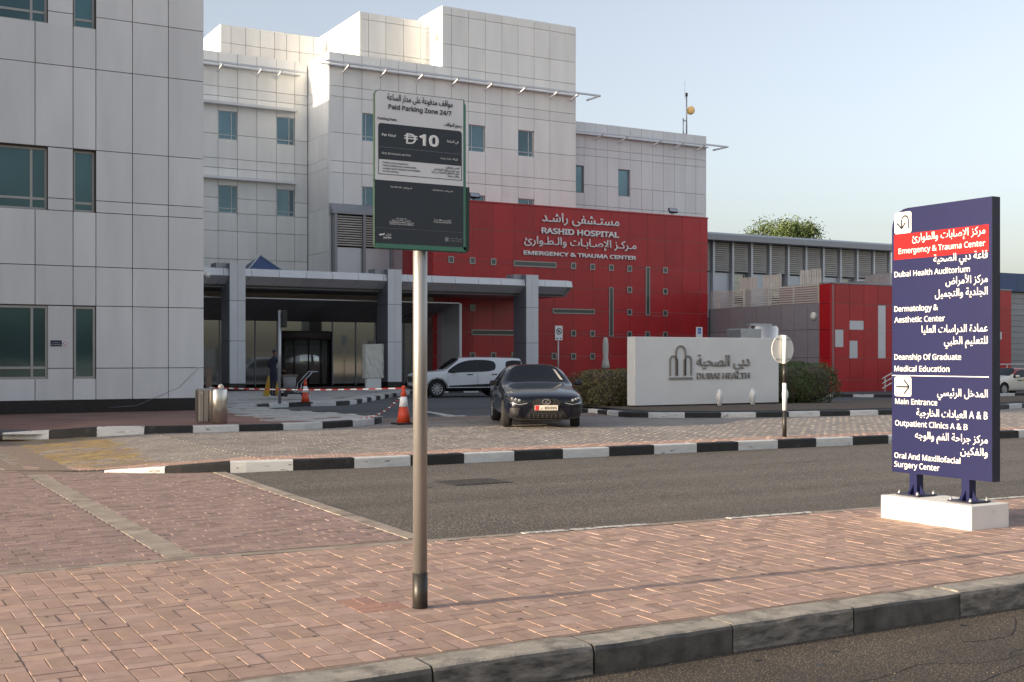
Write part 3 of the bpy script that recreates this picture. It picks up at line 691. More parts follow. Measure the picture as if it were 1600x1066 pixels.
# louvred plant screen against the tower
lv = thing('louvre_screen', (28, 66.3, 6.2), 'grey louvred plant screen above the canopy behind the parking sign', 'louvre')
MB().prism([(66.5, 10.85), (65.95, 10.35), (65.95, 10.2), (66.5, 10.2)], 25.62, 31.2, 'YZ').build('hood', 'alu_mid', lv)
MB().box(25.75, 31.2, 66.4, 66.5, 6.3, 10.2).build('backing', 'void', lv)
for x in (25.75, 27.55, 29.35, 31.1): MB().box(x, x+.16, 65.98, 66.4, 6.3, 10.2).build('post', 'alu_mid', lv)
for a in (25.93, 27.73, 29.53):
    for k in range(13):
        z = 8.35+k*.14; block('slat', (a, a+1.6, 66.10, 66.3, z, z+.075), 'louvre', lv)
    block('panel', (a, a+1.6, 66.2, 66.3, 6.3, 8.25), 'alu_silver', lv)

# ---- right wing of the hospital
FY = B+1
fw_ = thing('hospital_wing', (49, FY, 0), 'pale blue grey hospital wing with two narrow windows behind the red wall', 'building')
FX = [42.9, 44.16]+[44.16+.948*k for k in range(1, 11)]+[54.59]
fwin = [(42.95, 44.14, 12.81, 14.65), (46.95, 47.9, 12.81, 14.65)]
clad(fw_, 'Y', FY, FX, [9.0, 11.55, 12.0, 13.4, 15.35, 15.85, 17.04, 17.59], 'alu_pale_blue', .2, .024, fwin)
MB().box(42.87, 54.55, FY+.19, 82, -.2, 17.55).build('core', 'joint_pale', fw_)
for (x0, x1, z0, z1) in fwin: window(fw_, x0, x1, z0, z1, FY, .17, 'glass_blue', 'alu_charcoal', fw=.07)
visor(fw_, 42.9, 54.59, FY, 16.75, [45, 47, 49.8, 51.7, 53.6], 1.1, 1.0)
an = thing('antenna_mast', (53.55, 68.5, 17.55), 'rooftop antenna mast with round amber dish on the pale wing', 'antenna')
ax_, ay_ = 53.55, 68.5
MB().cyl((ax_, ay_, 17.5), (ax_, ay_, 20.6), .05).cyl((ax_-.3, ay_, 17.5), (ax_-.3, ay_, 18.9), .04).cyl((ax_-.15, ay_, 20.3), (ax_-.15, ay_, 21.6), .012).box(ax_-.3, ax_, ay_-.03, ay_+.03, 18.7, 18.78).box(ax_-.3, ax_, ay_-.03, ay_+.03, 17.75, 17.83).build('mast', 'galvanised', an)
o = MB().lathe([(.02, .10), (.2, .08), (.30, .0), (.31, -.05), (.22, -.16), (.02, -.2)], (0, 0, 0), 24, 'Y').build('dish', 'dish_amber', an, True); o.location = (.32, -.1, 1.95); o.rotation_euler = (0, 0, R(-62))
MB().box(ax_-.06, ax_+.06, ay_-.06, ay_+.06, 20.5, 20.75).build('beacon', 'trim_black', an)

# ---- red clad emergency block
RY = 62.0
rb = thing('emergency_building', (40, RY, 0), 'dark red panelled emergency block with white bilingual hospital lettering', 'building')
RX = [30.18, 31.35]+[32.73+1.40*k for k in range(13)]; RX = RX[:14]+[49.55, 50.22]
RX = sorted(set(round(x, 2) for x in RX if x <= 49.6))+[50.22]
RZ = [-.2, .45, 1.85, 3.22, 4.63, 6.03, 7.4, 9.28, 10.87]
def rx(i): return 32.73+1.40*i
sq = [(rx(-1), 7.42), (rx(0), 7.42), (rx(1), 7.41), (rx(5), 7.38), (rx(6), 7.37), (rx(7), 7.37), (rx(8), 7.36), (rx(10), 7.36), (rx(8), 6.03), (rx(10), 6.0), (rx(0), 4.67), (rx(8), 4.62), (rx(10), 4.6), (rx(5), 3.24), (rx(6), 3.24), (rx(8), 3.22), (rx(9), 3.22), (rx(10), 3.22), (rx(0), 1.86), (rx(1), 1.86), (rx(2), 1.86), (rx(4), 1.84), (rx(5), 1.83), (rx(6), 1.83)]
rh = [(x-.19, x+.19, z-.2, z+.2) for x, z in sq]
sl = [(35.5, 38.5, 7.2, 7.55), (38.22, 41.3, 4.43, 4.75), (32.65, 35.67, 3.06, 3.4), (42.36, 42.70, 3.07, 6.15), (45.18, 45.52, 4.44, 7.54)]
clad(rb, 'Y', RY, RX, RZ, 'red_panel', .14, .03, rh+sl)
MB().box(30.2, 50.2, RY+.02, 66.3, -.3, 10.83).build('core', 'red_joint', rb)
clad(rb, 'X', 30.17, [RY+.02, 63.6, 65.2, 66.5], [6.03, 7.4, 9.28, 10.87], 'red_panel', .1, .02)
MB().box(30.15, 50.25, RY-.03, 66.4, 10.87, 10.95).build('coping', 'red_panel', rb)
for (x0, x1, z0, z1) in rh: window(rb, x0+.01, x1-.01, z0+.01, z1-.01, RY, .018, 'glass_red_slit', 'frame_alu', fw=.055)
for (x0, x1, z0, z1) in sl: window(rb, x0+.01, x1-.01, z0+.01, z1-.01, RY, .018, 'glass_red_slit', 'frame_alu', fw=.05)
def rt(t, x0, x1, z, h, b): return text(t, (x0-40, -.05, z), (1, 0, 0), (0, 0, 1), rb, 'letter_white', width=x1-x0, height=h, ext=.05, bold=b)
rt('مستـشفى راشـد', 37.45, 43.1, 9.99, .56, .012); rt('RASHID HOSPITAL', 37.41, 43.08, 9.27, .40, .035)
rt('مـركـز الإصـابـات والـطـوارئ', 36.2, 44.41, 8.60, .47, .012); rt('EMERGENCY & TRAUMA CENTER', 36.15, 44.41, 7.93, .28, .035)
for nm, x in (('behind the parking sign', 32.9), ('near its right end', 47.4)):
    fl = thing('floodlight', (x, RY+.1, 10.95), 'small floodlight on top of the red wall '+nm, 'floodlight', 'floodlights on the red wall')
    MB().cyl((x, RY+.15, 10.95), (x, RY+.15, 11.1), .03).box(x-.2, x+.2, RY+.12, RY+.18, 11.08, 11.13).build('bracket', 'trim_black', fl)
    M = Matrix.Translation((x, RY+.05, 11.25)) @ Matrix.Rotation(R(-28), 4, 'X')
    MB().box(-.34, .34, -.06, .06, -.16, .16, .02, M).build('housing', 'trim_black', fl); MB().box(-.29, .29, -.066, -.06, -.12, .12, 0, M).build('lens', 'lamp_lens', fl)

# ---- entrance canopy and glazed lobby front
cp = thing('entrance_canopy', (26, 57, .27), 'long silver entrance canopy on three panelled columns before the hospital doors', 'canopy')
cx0, cx1 = 11.0, 36.5
fj = [cx0+.2]+[12.4+1.392*k for k in range(18)]+[cx1]
fj = sorted(x for x in fj if x <= cx1)
for a, b in zip(fj[:-1], fj[1:]):
    a2, b2 = a+.012, b-.012; s = .26
    MB().prism([(57.55, 6.12), (57.1, 6.05), (57.0, 5.72), (57.04, 5.72), (57.14, 6.02), (57.55, 6.08)], a2, b2, 'YZ').build('lip_panel', 'alu_pale_blue', cp)
    m = MB(); bm = m.bm
    q = [bm.verts.new(v) for v in ((a2, 57.02, 5.71), (b2, 57.02, 5.71), (b2-s, 57.75, 5.22), (a2-s, 57.75, 5.22))]; bm.faces.new(q)
    q2 = [bm.verts.new(v.co+Vector((0, .05, .03))) for v in q]; bm.faces.new(q2[::-1])
    for i in range(4): bm.faces.new((q[i], q[(i+1) % 4], q2[(i+1) % 4], q2[i]))
    m.build('fascia_panel', 'alu_silver', cp)
MB().box(cx0, cx1-.3, 57.6, RY-.01, 5.24, 6.05).build('roof_slab', 'joint_dark', cp)
MB().box(cx0, cx1-.35, 57.7, RY-.02, 5.2, 5.238).build('soffit', 'alu_mid', cp)
MB().prism([(57.02, 5.71), (57.1, 6.05), (57.6, 6.1), (60.5, 6.05), (60.5, 5.22), (57.75, 5.22)], cx1-.3, cx1-.02, 'YZ').build('end_panel', 'alu_silver', cp)
for x0 in (16.83, 25.12, 33.4):
    c = MB().box(x0+.02, x0+.76, 57.0-.08, 58.3, .3, 6.3).build('column', 'joint_dark', cp)
    for z0, z1 in ((.5, 2.55), (2.57, 4.5), (4.52, 6.32)):
        for h in (0, 1):
            MB().box(x0+h*.39+.004, x0+.386+h*.39, 56.90, 56.925, z0, z1).build('column_panel', 'alu_silver', c)
        MB().box(x0-.006, x0+.018, 56.93, 58.3, z0, z1).build('column_panel', 'alu_charcoal', c)  # left face coloured darker to stand for the shade on it
        MB().box(x0+.762, x0+.786, 56.93, 58.3, z0, z1).build('column_panel', 'alu_silver', c)
    MB().box(x0-.01, x0+.79, 56.89, 58.32, .1, .47).build('plinth', 'black_granite', c)
    MB().box(x0-.55, x0-.008, 57.3, 58.2, 5.75, 6.34).build('bracket_box', 'alu_mid', c)
lf_ = thing('lobby_front', (21, 63.4, .27), 'dark glazed entrance lobby front with revolving door under the canopy', 'entrance')
GY = 63.4
MB().box(10.2, 30.4, GY+.5, 66.5, -.2, 6.1).build('core', 'void', lf_)
gxs = [10.6, 12.6, 14.6, 16.6, 18.2, 19.5, 20.15, 21.4, 24.6, 26.0, 27.2, 27.8, 29.0, 30.4]
for a, b in zip(gxs[:-1], gxs[1:]):
    if abs(a-21.4) < .01: MB().box(a+.03, b-.03, GY, GY+.03, 3.2, 3.75).build('pane', 'glass_dark', lf_); continue
    MB().box(a+.03, b-.03, GY, GY+.03, .3, 3.75).build('pane', 'glass_dark', lf_)
for a in gxs: MB().box(a-.03, a+.03, GY-.05, GY+.08, .2, 3.78).build('mullion', 'alu_charcoal', lf_)
MB().box(27.3, 27.7, GY-.12, GY+.1, .2, 3.74).build('timber_post', 'brown_post', lf_)
bj = [10.2+1.42*k for k in range(15)]
for a, b in zip(bj[:-1], bj[1:]):
    m = MB(); bm = m.bm; b = min(b, 30.45); a2, b2 = a+.012, b-.012; s = .35 if b < 30 else 0
    q = [bm.verts.new(v) for v in ((a2, 59.2, 4.75), (b2, 59.2, 4.75), (b2-s, GY-.08, 3.76), (a2-s, GY-.08, 3.76))]; bm.faces.new(q)
    q2 = [bm.verts.new(v.co+Vector((0, .05, .06))) for v in q]; bm.faces.new(q2[::-1])
    for i in range(4): bm.faces.new((q[i], q[(i+1) % 4], q2[(i+1) % 4], q2[i]))
    m.build('bulkhead_panel', 'alu_charcoal', lf_)
MB().box(10.2, 30.45, 59.15, 59.25, 4.74, 4.80).build('bulkhead_trim', 'alu_silver', lf_)
MB().box(10.2, 30.4, 62.0, 62.1, 4.6, 5.2).build('upper_band', 'louvre', lf_)
for ya, yb in ((59.2, 61.3), (61.32, 63.5)):
    z0 = 4.75-(ya-59.2)*.235; z1 = 4.75-(yb-59.2)*.235
    for c, d in ((.25, 1.6), (1.62, 3.0)): MB().box(30.45, 30.55, ya+.01, yb-.01, c, d).build('return_panel', 'alu_silver', lf_)
    MB().prism([(ya+.01, 3.02), (yb-.01, 3.02), (yb-.01, z1), (ya+.01, z0)], 30.45, 30.55, 'YZ').build('return_panel', 'alu_silver', lf_)
MB().box(30.46, 30.6, 59.2, 62, .2, 4.75).build('return_core', 'alu_silver', lf_)
dr = MB(); dr.lathe([(1.62, 2.75), (1.62, 3.22)], (23.0, GY+.6, 0), 32); dr = dr.build('door_drum', 'reveal_brown', lf_)
MB().lathe([(1.5, .3), (1.5, 2.75)], (23.0, GY+.6, 0), 32).build('drum_glass', 'glass_dark', dr)
for a in (-60, -35, -5, 25, 55, -100): MB().cyl((23.0+1.53*math.sin(R(a)), GY+.6-1.53*math.cos(R(a)), .28), (23.0+1.53*math.sin(R(a)), GY+.6-1.53*math.cos(R(a)), 2.75), .035, seg=8).build('door_stile', 'trim_black', dr)
pyr = thing('skylight', (19.6, 60, 6.05), 'small blue glass pyramid skylight on the canopy roof', 'skylight')
m = MB(); bm = m.bm; a = [bm.verts.new(v) for v in ((18.3, 58.9, 6.12), (20.3, 58.9, 6.12), (20.3, 60.9, 6.12), (18.3, 60.9, 6.12))]; t = bm.verts.new((19.3, 59.9, 7.0))
for i in range(4): bm.faces.new((a[i], a[(i+1) % 4], t))
bm.faces.new(a[::-1]); m.build('glazing', 'blue_band', pyr)
MB().tube([(18.3, 58.88, 6.12), (19.3, 59.88, 7.02), (20.3, 58.88, 6.12)], .035, 6).build('glazing_bar', 'frame_white', pyr)

# ---- grey side wall, plant fence, red pavilion, louvred wing
GX = 50.52
gw = thing('grey_panel_wall', (GX, 57, 0), 'long grey panelled side wall running from the red block to the pavilion', 'wall')
clad(gw, 'X', GX, [51.9, 53.08, 54.22, 55.33, 56.48, 57.6, 58.74, 60.11, 62.2], [-.3, 1.75, 3.4, 4.97], 'alu_mid', .12, .025)
MB().box(GX+.11, GX+.4, 51.9, 62.4, -.4, 4.93).build('core', 'joint_dark', gw)
gl = thing('wall_lamp', (GX, 52.55, 4.2), 'round cream bulkhead lamp on the grey side wall', 'lamp')
MB().lathe([(.24, -.01), (.24, -.06), (.18, -.14), (.05, -.18)], (0, 0, 0), 20, 'Y').build('lamp_body', 'letter_cream', gl, True); gl.rotation_euler = (0, 0, R(-90))
pf = thing('plant_fence', (GX, 57, 4.97), 'pale horizontal slat fence on top of the grey side wall', 'fence')
for y in (52.1, 54.2, 56.4, 58.7, 61.2): MB().box(GX-.03, GX+.06, y, y+.12, 4.97, 6.1).build('post', 'louvre', pf)
for k in range(8): block('slat', (GX, GX+.03, 51.9, 62.3, 5.0+k*.14, 5.075+k*.14), 'louvre', pf)
for y0, y1, zt in ((52.3, 54.1, 7.0), (55.7, 57.4, 6.9), (57.9, 59.6, 6.85)):
    for k in range(9):
        y = y0+(y1-y0)*k/9; block('slat', (GX+.3, GX+.33, y, y+.13, 6.1, zt), 'louvre', pf)
PY = 50.9
rp = thing('red_pavilion', (58, PY, 0), 'low bright red panelled pavilion with grey inset panels', 'building')
PXs = [50.57+1.155*k for k in range(14)]; PXs[-1] = 65.97
PZ = [-.28, .46, 1.71, 3.38, 4.89, 6.04]
inset_p = [(50.60, 51.26, 2.36, 3.38), (51.74, 52.88, 3.38, 3.92), (51.74, 52.4, 1.71, 2.75), (54.06, 54.70, 1.71, 4.85), (61.2, 62.3, 3.9, 4.5), (58, 59.0, 2.5, 3.2), (64.0, 65.1, 2.9, 3.4)]
clad(rp, 'Y', PY, PXs, PZ, 'red_panel', .1, .03, inset_p)
for (a, b, c, d) in inset_p: block('inset_panel', (a+.01, b-.01, PY+.02, PY+.1, c+.01, d-.01), 'alu_silver', rp)
clad(rp, 'X', 50.30, [51.0, 51.9], PZ, 'red_panel', .1, .03)
m = MB(); m.prism([(50.31, 51.02), (50.56, PY+.01), (50.6, PY+.06), (50.38, 51.05)], -.28, 6.04); m.build('corner_panel', 'red_panel', rp)
MB().box(50.42, 65.9, PY+.025, 51.86, -.4, 6.0).box(50.96, 65.9, 51.86, 56, -.4, 6.0).build('core', 'red_joint', rp)
MB().box(50.3, 66.0, PY-.03, 51.9, 6.04, 6.12).box(50.9, 66.0, 51.9, 56, 6.04, 6.12).build('coping', 'alu_mid', rp)
MB().box(56.2, 58.6, 52, 54, 6.1, 6.9).build('roof_unit', 'galvanised', rp)
WY = 76.0
lw = thing('louvred_wing', (72, WY, 0), 'grey flat roofed wing with a row of louvred bays behind the pavilion', 'building')
MB().prism([(WY-1.2, 11.15), (WY-1.2, 11.6), (WY-.3, 11.85), (WY+12, 11.85), (WY+12, 11.15)], 56, 82.35, 'YZ').build('roof', 'alu_mid', lw)
MB().box(56, 82.2, WY+.6, WY+12, -.4, 11.15).build('core', 'alu_mid', lw)
wx = [60.1+2.0*k for k in range(12)]
for i, x in enumerate(wx): MB().box(x-.1, x+.1, WY-.12, WY+.6, -.3, 11.15).build('pier', 'alu_silver', lw)
for i, x in enumerate(wx[:-1]):
    MB().box(x+.14, x+1.86, WY+.3, WY+.36, 8.75, 11.1).build('louvre_backing', 'alu_mid', lw)
    for k in range(14): block('slat', (x+.12, x+1.62, WY-.06, WY+.1, 8.78+k*.168, 8.78+k*.168+.1), 'louvre', lw)
    if i in (2, 4, 8): window(lw, x+.2, x+1.7, 6.0, 8.65, WY, .45, 'glass_dark', 'frame_white', hb=(7.9,), fw=.07)
    else: block('panel', (x+.14, x+1.86, WY+.2, WY+.5, 5.0, 8.65), 'alu_silver', lw)
bb_ = thing('shutter_building', (76, 53, 0), 'building with dark blue fascia and grey shutter wall at the right edge', 'building')
for k in range(12): MB().box(64+2.4*k+.01, 66.4+2.4*k-.01, 52.6, 53.2, 6.15, 7.35).build('fascia_panel', 'blue_band', bb_)
MB().box(64, 93, 53.2, 70, -.4, 7.2).build('core', 'alu_mid', bb_)
for k in range(14): MB().box(66.1, 92, 53.0+.02*(k % 2), 53.19, .8+k*.38, 1.16+k*.38).build('shutter_slat', 'alu_mid', bb_)
rl = thing('handrail', (58, 49.4, -.2), 'white metal ramp handrail in front of the red pavilion', 'railing')
rp0 = [(52.7, 49.3, .55), (54.2, 49.3, 1.15), (56, 49.3, 1.3), (66, 49.3, 1.35), (78, 49.3, .9)]
for dz in (0, -.28, -.56): MB().tube([(x, y, z+dz) for x, y, z in rp0], .035, 8).build('rail', 'white_paint', rl)
for x, z in ((52.9, .6), (54.2, 1.15), (56, 1.3), (58.5, 1.3), (61, 1.32), (63.5, 1.34), (66, 1.35), (68.5, 1.25), (71, 1.15), (73.5, 1.05)): MB().cyl((x, 49.3, -.25), (x, 49.3, z), .03, seg=8).build('post', 'white_paint', rl)
dk = thing('steel_tank', (37, 42, -.1), 'round brushed steel tank with box housing behind the white monument wall', 'tank')
MB().lathe([(.72, -.2), (.72, 3.1), (.66, 3.16), (.66, 3.2)], (37.2, 42, 0), 32).build('drum', 'steel', dk); MB().box(35.5, 36.9, 41.5, 42.5, -.2, 3.05, .03).build('housing', 'galvanised', dk)
MB().box(36.3, 37.6, 41.8, 42.1, 3.2, 3.3).build('lid_bar', 'galvanised', dk)

# ------------------------------------------------------------------ parking fee sign
pk = thing('parking_sign', (3.6, 7.6, 0), 'paid parking fee sign on a bronze pole standing on the brick footway', 'sign')
MB().cyl((0, 0, .24), (0, 0, 3.45), .05, seg=28).build('pole', 'pole_bronze', pk, True)
MB().cyl((0, 0, -.05), (0, 0, .245), .053, seg=28).build('base_sleeve', 'pole_black', pk, True)
fx = lambda X_: X_-3.6
PZ0, PZ1 = 2.49, 3.57
pl = MB().prism(rounded(fx(3.22), fx(3.945), PZ0, 2.955, .035, (1, 1, 0, 0))+[], -.085, -.055, 'XZ').prism(rounded(fx(3.22), fx(3.905), 2.95, PZ1, .035, (0, 0, 0, 1)), -.0845, -.0555, 'XZ').build('plate', 'sign_green_dark', pk, True)
y = -.0855
def decal(poly, m, k, name='print'): return MB().prism(poly, y-.0007*k, y-.0007*k+.0006, 'XZ').build(name, m, pl, True)
decal(rounded(fx(3.224), fx(3.897), 2.958, 3.566, .033, (0, 0, 0, 1)), 'sign_white', 1, 'white_face')
decal([(fx(3.895), 2.52), (fx(3.915), 2.50), (fx(3.915), 3.53), (fx(3.895), 3.565)], 'sign_green', 2, 'green_band')
decal(rounded(fx(3.226), fx(3.915), 2.497, 2.53, .012, (1, 0, 0, 0)), 'sign_green', 2, 'green_band')
decal([(fx(3.226), 2.528), (fx(3.895), 2.528), (fx(3.895), 2.957), (fx(3.226), 2.957)], 'sign_slate', 3, 'dark_face')
decal(rounded(fx(3.245), fx(3.883), 3.10, 3.345, .022, (0, 0, 1, 1)), 'sign_slate', 3, 'fee_box')
for a, b, c, d in ((3.245, 3.249, 3.0, 3.10), (3.879, 3.883, 3.0, 3.10), (3.245, 3.883, 2.997, 3.001)): decal([(fx(a), c), (fx(b), c), (fx(b), d), (fx(a), d)], 'sign_slate', 3, 'outline')
decal([(fx(3.25), 3.182), (fx(3.88), 3.182), (fx(3.88), 3.1835), (fx(3.25), 3.1835)], 'alu_mid', 4, 'rule'); decal([(fx(3.23), 2.632), (fx(3.89), 2.632), (fx(3.89), 2.6332), (fx(3.23), 2.6332)], 'alu_charcoal', 4, 'rule')
def pt(t, x, z, w, m='letter_white', h=None, b=0.0, al='L'): return text(t, (fx(x), y-.0032, z), (1, 0, 0), (0, 0, 1), pl, m, width=w, height=h, bold=b, align=al)
pt('مواقف مدفوعة على مدار الساعة', 3.31, 3.508, .50, 'letter_dark', .042, .012); pt('Paid Parking Zone 24/7', 3.32, 3.447, .48, 'letter_dark', .038, .02)
pt('Parking Fees', 3.24, 3.368, .14, 'letter_dark', .021, .014); pt('رسوم المواقف', 3.745, 3.372, .135, 'letter_dark', .024, .012)
pt('Per Hour', 3.272, 3.258, .105, b=.01); pt('في الساعة', 3.765, 3.258, .09, b=.01)
pt('D', 3.452, 3.222, .075, h=.088, b=.006); pt('10', 3.552, 3.222, .15, h=.088, b=.04)
for zz in (3.258, 3.275): decal([(fx(3.436), zz-.004), (fx(3.536), zz-.004), (fx(3.540), zz+.004), (fx(3.440), zz+.004)], 'letter_white', 5, 'currency_bar')
pt('First 30 minutes are free', 3.272, 3.135, .215); pt('أول 30 دقيقة مجانية', 3.715, 3.137, .135)
for k, (t, w) in enumerate((('Patients and companions:', .19), ('Please validate your vehicle plate', .25), ('number at the reception to be eligible', .28), ('for free parking', .115))): pt(t, 3.278, 3.074-.0195*k, w, 'letter_dark', .013)
for k, (t, w) in enumerate((('المرضى والمرافقين:', .11), ('يرجى تسجيل رقم لوحة المركبة لدى', .20), ('مكتب الاستقبال للاستفادة من خدمة', .215), ('مواقف مجانية', .09))): pt(t, 3.862, 3.076-.0195*k, w, 'letter_dark', .015, 0, 'R')
pt('Scan QR code', 3.333, 2.912, .085); pt('امسح الرمز', 3.43, 2.912, .065); pt('Scan QR code', 3.655, 2.912, .08); pt('امسح الرمز', 3.745, 2.912, .065)
pt('حمل تطبيق باركن', 3.375, 2.70, .085); pt('وادفع من خلاله بكل سهولة', 3.345, 2.686, .14); pt('Download the Parkin app and', 3.328, 2.672, .18); pt('view the Terms & Conditions', 3.328, 2.659, .18)
pt('ادفع عبر رسالة نصية', 3.665, 2.705, .13); pt('To pay via sending SMS', 3.66, 2.690, .14)
pt('باركن', 3.30, 2.583, .04); pt('parkin', 3.285, 2.562, .055, b=.01)
decal([(fx(3.25), 2.59), (fx(3.285), 2.594), (fx(3.292), 2.60), (fx(3.29), 2.586), (fx(3.255), 2.58)], 'letter_white', 5, 'logo')
for k in range(3): decal(rounded(fx(3.752)+k*.009, fx(3.758)+k*.009, 2.563, 2.593, .0025), 'alu_mid', 5, 'logo')
pt('دبي الصحية', 3.79, 2.582, .09, 'alu_mid'); pt('DUBAI HEALTH', 3.79, 2.564, .09, 'alu_mid')
MB().box(-.09, .09, -.06, .06, 3.3, 3.34).box(-.09, .09, -.06, .06, 2.62, 2.66).build('clamp', 'galvanised', pk, True)

# ------------------------------------------------------------------ wayfinding sign
wf = thing('direction_sign', (10.33, 8.8, 0), 'navy blue bilingual hospital direction sign on a white concrete block', 'sign')
MB().box(-.29, .29, -.58, .62, -.02, .245, .012).build('concrete_base', 'white_concrete', wf, True)
pn = MB().prism([(9.47-8.8, .485), (8.15-8.8, .485), (8.15-8.8, 3.39), (9.25-8.8, 3.39)]+[(9.25-8.8+.22*math.sin(R(a)), 3.17+.22*math.cos(R(a))) for a in (15, 30, 45, 60, 75, 90)], -.06, .06, 'YZ').build('panel', 'sign_edge', wf, True)
sx = -.0615
def sd_(poly, m, k, name='print'): return MB().prism([(a-8.8, b) for a, b in poly], sx-.0008*k, sx-.0008*k+.0007, 'YZ').build(name, m, pn, True)
sd_([(9.468, .487), (8.152, .487), (8.152, 3.388), (9.25, 3.388)]+[(9.25+.218*math.sin(R(a)), 3.17+.218*math.cos(R(a))) for a in (15, 30, 45, 60, 75, 90)], 'sign_navy', 1, 'navy_face')
sd_([(9.44, 2.83), (8.19, 2.83), (8.19, 3.11), (9.44, 3.11)], 'sign_red', 2, 'red_band')
sd_([(9.47, 1.549), (8.19, 1.549), (8.19, 1.557), (9.47, 1.557)], 'letter_cream', 2, 'rule')
for z0, z1 in ((3.115, 3.35), (1.325, 1.54)): sd_(rounded(9.195, 9.43, z0, z1, .025), 'letter_cream', 2, 'arrow_tile')
def thick(pts, w=.011):
    out = []
    for (a, b), (c, d) in zip(pts[:-1], pts[1:]):
        L = math.hypot(c-a, d-b); n_ = (-(d-b)/L*w, (c-a)/L*w); out.append([(a+n_[0], b+n_[1]), (c+n_[0], d+n_[1]), (c-n_[0], d-n_[1]), (a-n_[0], b-n_[1])])
    return out
c0, z0 = 9.2825, 3.255
uturn = [(9.235, 3.16)]+[(c0-.0475*math.cos(R(a)), z0+.05*math.sin(R(a))) for a in range(0, 181, 20)]+[(9.33, 3.175)]
for q in thick(uturn)+thick([(9.395, 3.235), (9.33, 3.168), (9.275, 3.235)])+thick([(9.41, 1.43), (9.225, 1.43)])+thick([(9.30, 1.51), (9.222, 1.43), (9.30, 1.35)]): sd_(q, 'letter_dark', 4, 'arrow_stroke')
def wt(t, yv, z, w, h=.074, al='L', b=.008): return text(t, (sx-.004, yv-8.8, z), (0, -1, 0), (0, 0, 1), pn, 'letter_cream', width=w, height=h, bold=b, align=al)
for t, yl, z, w in (('Emergency & Trauma Center', 9.37, 2.893, 1.14), ('Dubai Health Auditorium', 9.43, 2.64, 1.01), ('Dermatology &', 9.43, 2.258, .60), ('Aesthetic Center', 9.43, 2.138, .69), ('Deanship Of Graduate', 9.43, 1.728, .90), ('Medical Education', 9.43, 1.60, .75), ('Main Entrance', 9.42, 1.24, .58), ('Outpatient Clinics A & B', 9.42, 1.0, .97), ('Oral And Maxillofacial', 9.43, .642, .89), ('Surgery Center', 9.43, .545, .62)): wt(t, yl, z, w)
for t, yr, z, w in (('مركز الإصابات والطوارئ', 8.23, 3.018, .95), ('قاعة دبي الصحية', 8.2, 2.768, .69), ('مركز الأمراض', 8.2, 2.522, .53), ('الجلدية والتجميل', 8.2, 2.395, .67), ('عمادة الدراسات العليا', 8.2, 2.018, .85), ('للتعليم الطبي', 8.2, 1.892, .55), ('المدخل الرئيسي', 8.2, 1.345, .64), ('A & B العيادات الخارجية', 8.2, 1.12, .92), ('مركز جراحة الفم والوجه', 8.2, .875, .94), ('والفكين', 8.2, .745, .34)): wt(t, yr, z, w, .080, 'R', .006)
for yy in (9.18, 8.49):
    q = yy-8.8
    ps = MB().box(-.05, .05, q-.05, q+.05, .26, .50).build('post', 'sign_navy', wf, True)
    MB().box(-.15, .15, q-.15, q+.15, .25, .264).build('base_plate', 'sign_edge', ps, True)
    for s in (-1, 1):
        MB().prism([(s*.05, .264), (s*.12, .264), (s*.05, .37)], q-.006, q+.006, 'XZ').build('gusset', 'sign_navy', ps, True); MB().prism([(q+s*.05, .264), (q+s*.12, .264), (q+s*.05, .37)], -.006, .006, 'YZ').build('gusset', 'sign_navy', ps, True)
    for a in (-1, 1):
        for b in (-1, 1): MB().cyl((a*.125, q+b*.125, .245), (a*.125, q+b*.125, .30), .012, seg=8).cyl((a*.125, q+b*.125, .264), (a*.125, q+b*.125, .28), .02, seg=6).build('bolt', 'galvanised', ps, True)

# ------------------------------------------------------------------ monument wall
mo = thing('monument_sign', (24.6, 30.5, .2), 'white rectangular health authority monument wall with raised metal lettering on the island', 'sign')
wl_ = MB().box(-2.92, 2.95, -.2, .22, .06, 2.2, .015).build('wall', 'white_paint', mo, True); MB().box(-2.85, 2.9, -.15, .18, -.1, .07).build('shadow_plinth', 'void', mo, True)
mx_ = lambda X_: X_-24.6
ly = -.245
for k, (xc, w, zt) in enumerate(((23.15, .17, 1.72), (23.44, .25, 2.0), (23.73, .17, 1.72))):
    hw = w*.75
    for s in (-1, 1):
        MB().box(mx_(xc+s*hw)-.022, mx_(xc+s*hw)+.022, ly, -.198, .98, zt-.2-hw*.6).build('logo_stroke', 'letter_steel', wl_, True)
        pts = [(mx_(xc)+s*hw*math.cos(R(a)), zt-.2-hw*.6+hw*1.25*math.sin(R(a))) for a in range(0, 91, 15)]
        b = MB()
        for q in thick(pts, .022): b.prism(q, ly, -.198, 'XZ')
        b.build('logo_stroke', 'letter_steel', wl_, True)
for xc in (23.3, 23.58): MB().box(mx_(xc)-.022, mx_(xc)+.022, ly, -.198, .98, 1.5).build('logo_stroke', 'letter_steel', wl_, True)
MB().box(mx_(22.98), mx_(23.9), ly, -.198, .86, .93).build('logo_bar', 'letter_steel', wl_, True)
text('دبي الصحية', (mx_(24.08), -.2, 1.28), (1, 0, 0), (0, 0, 1), wl_, 'letter_steel', width=2.18, height=.36, ext=.045, bold=.010)
text('DUBAI HEALTH', (mx_(24.09), -.2, .87), (1, 0, 0), (0, 0, 1), wl_, 'letter_steel', width=2.17, height=.235, ext=.045, bold=.010)
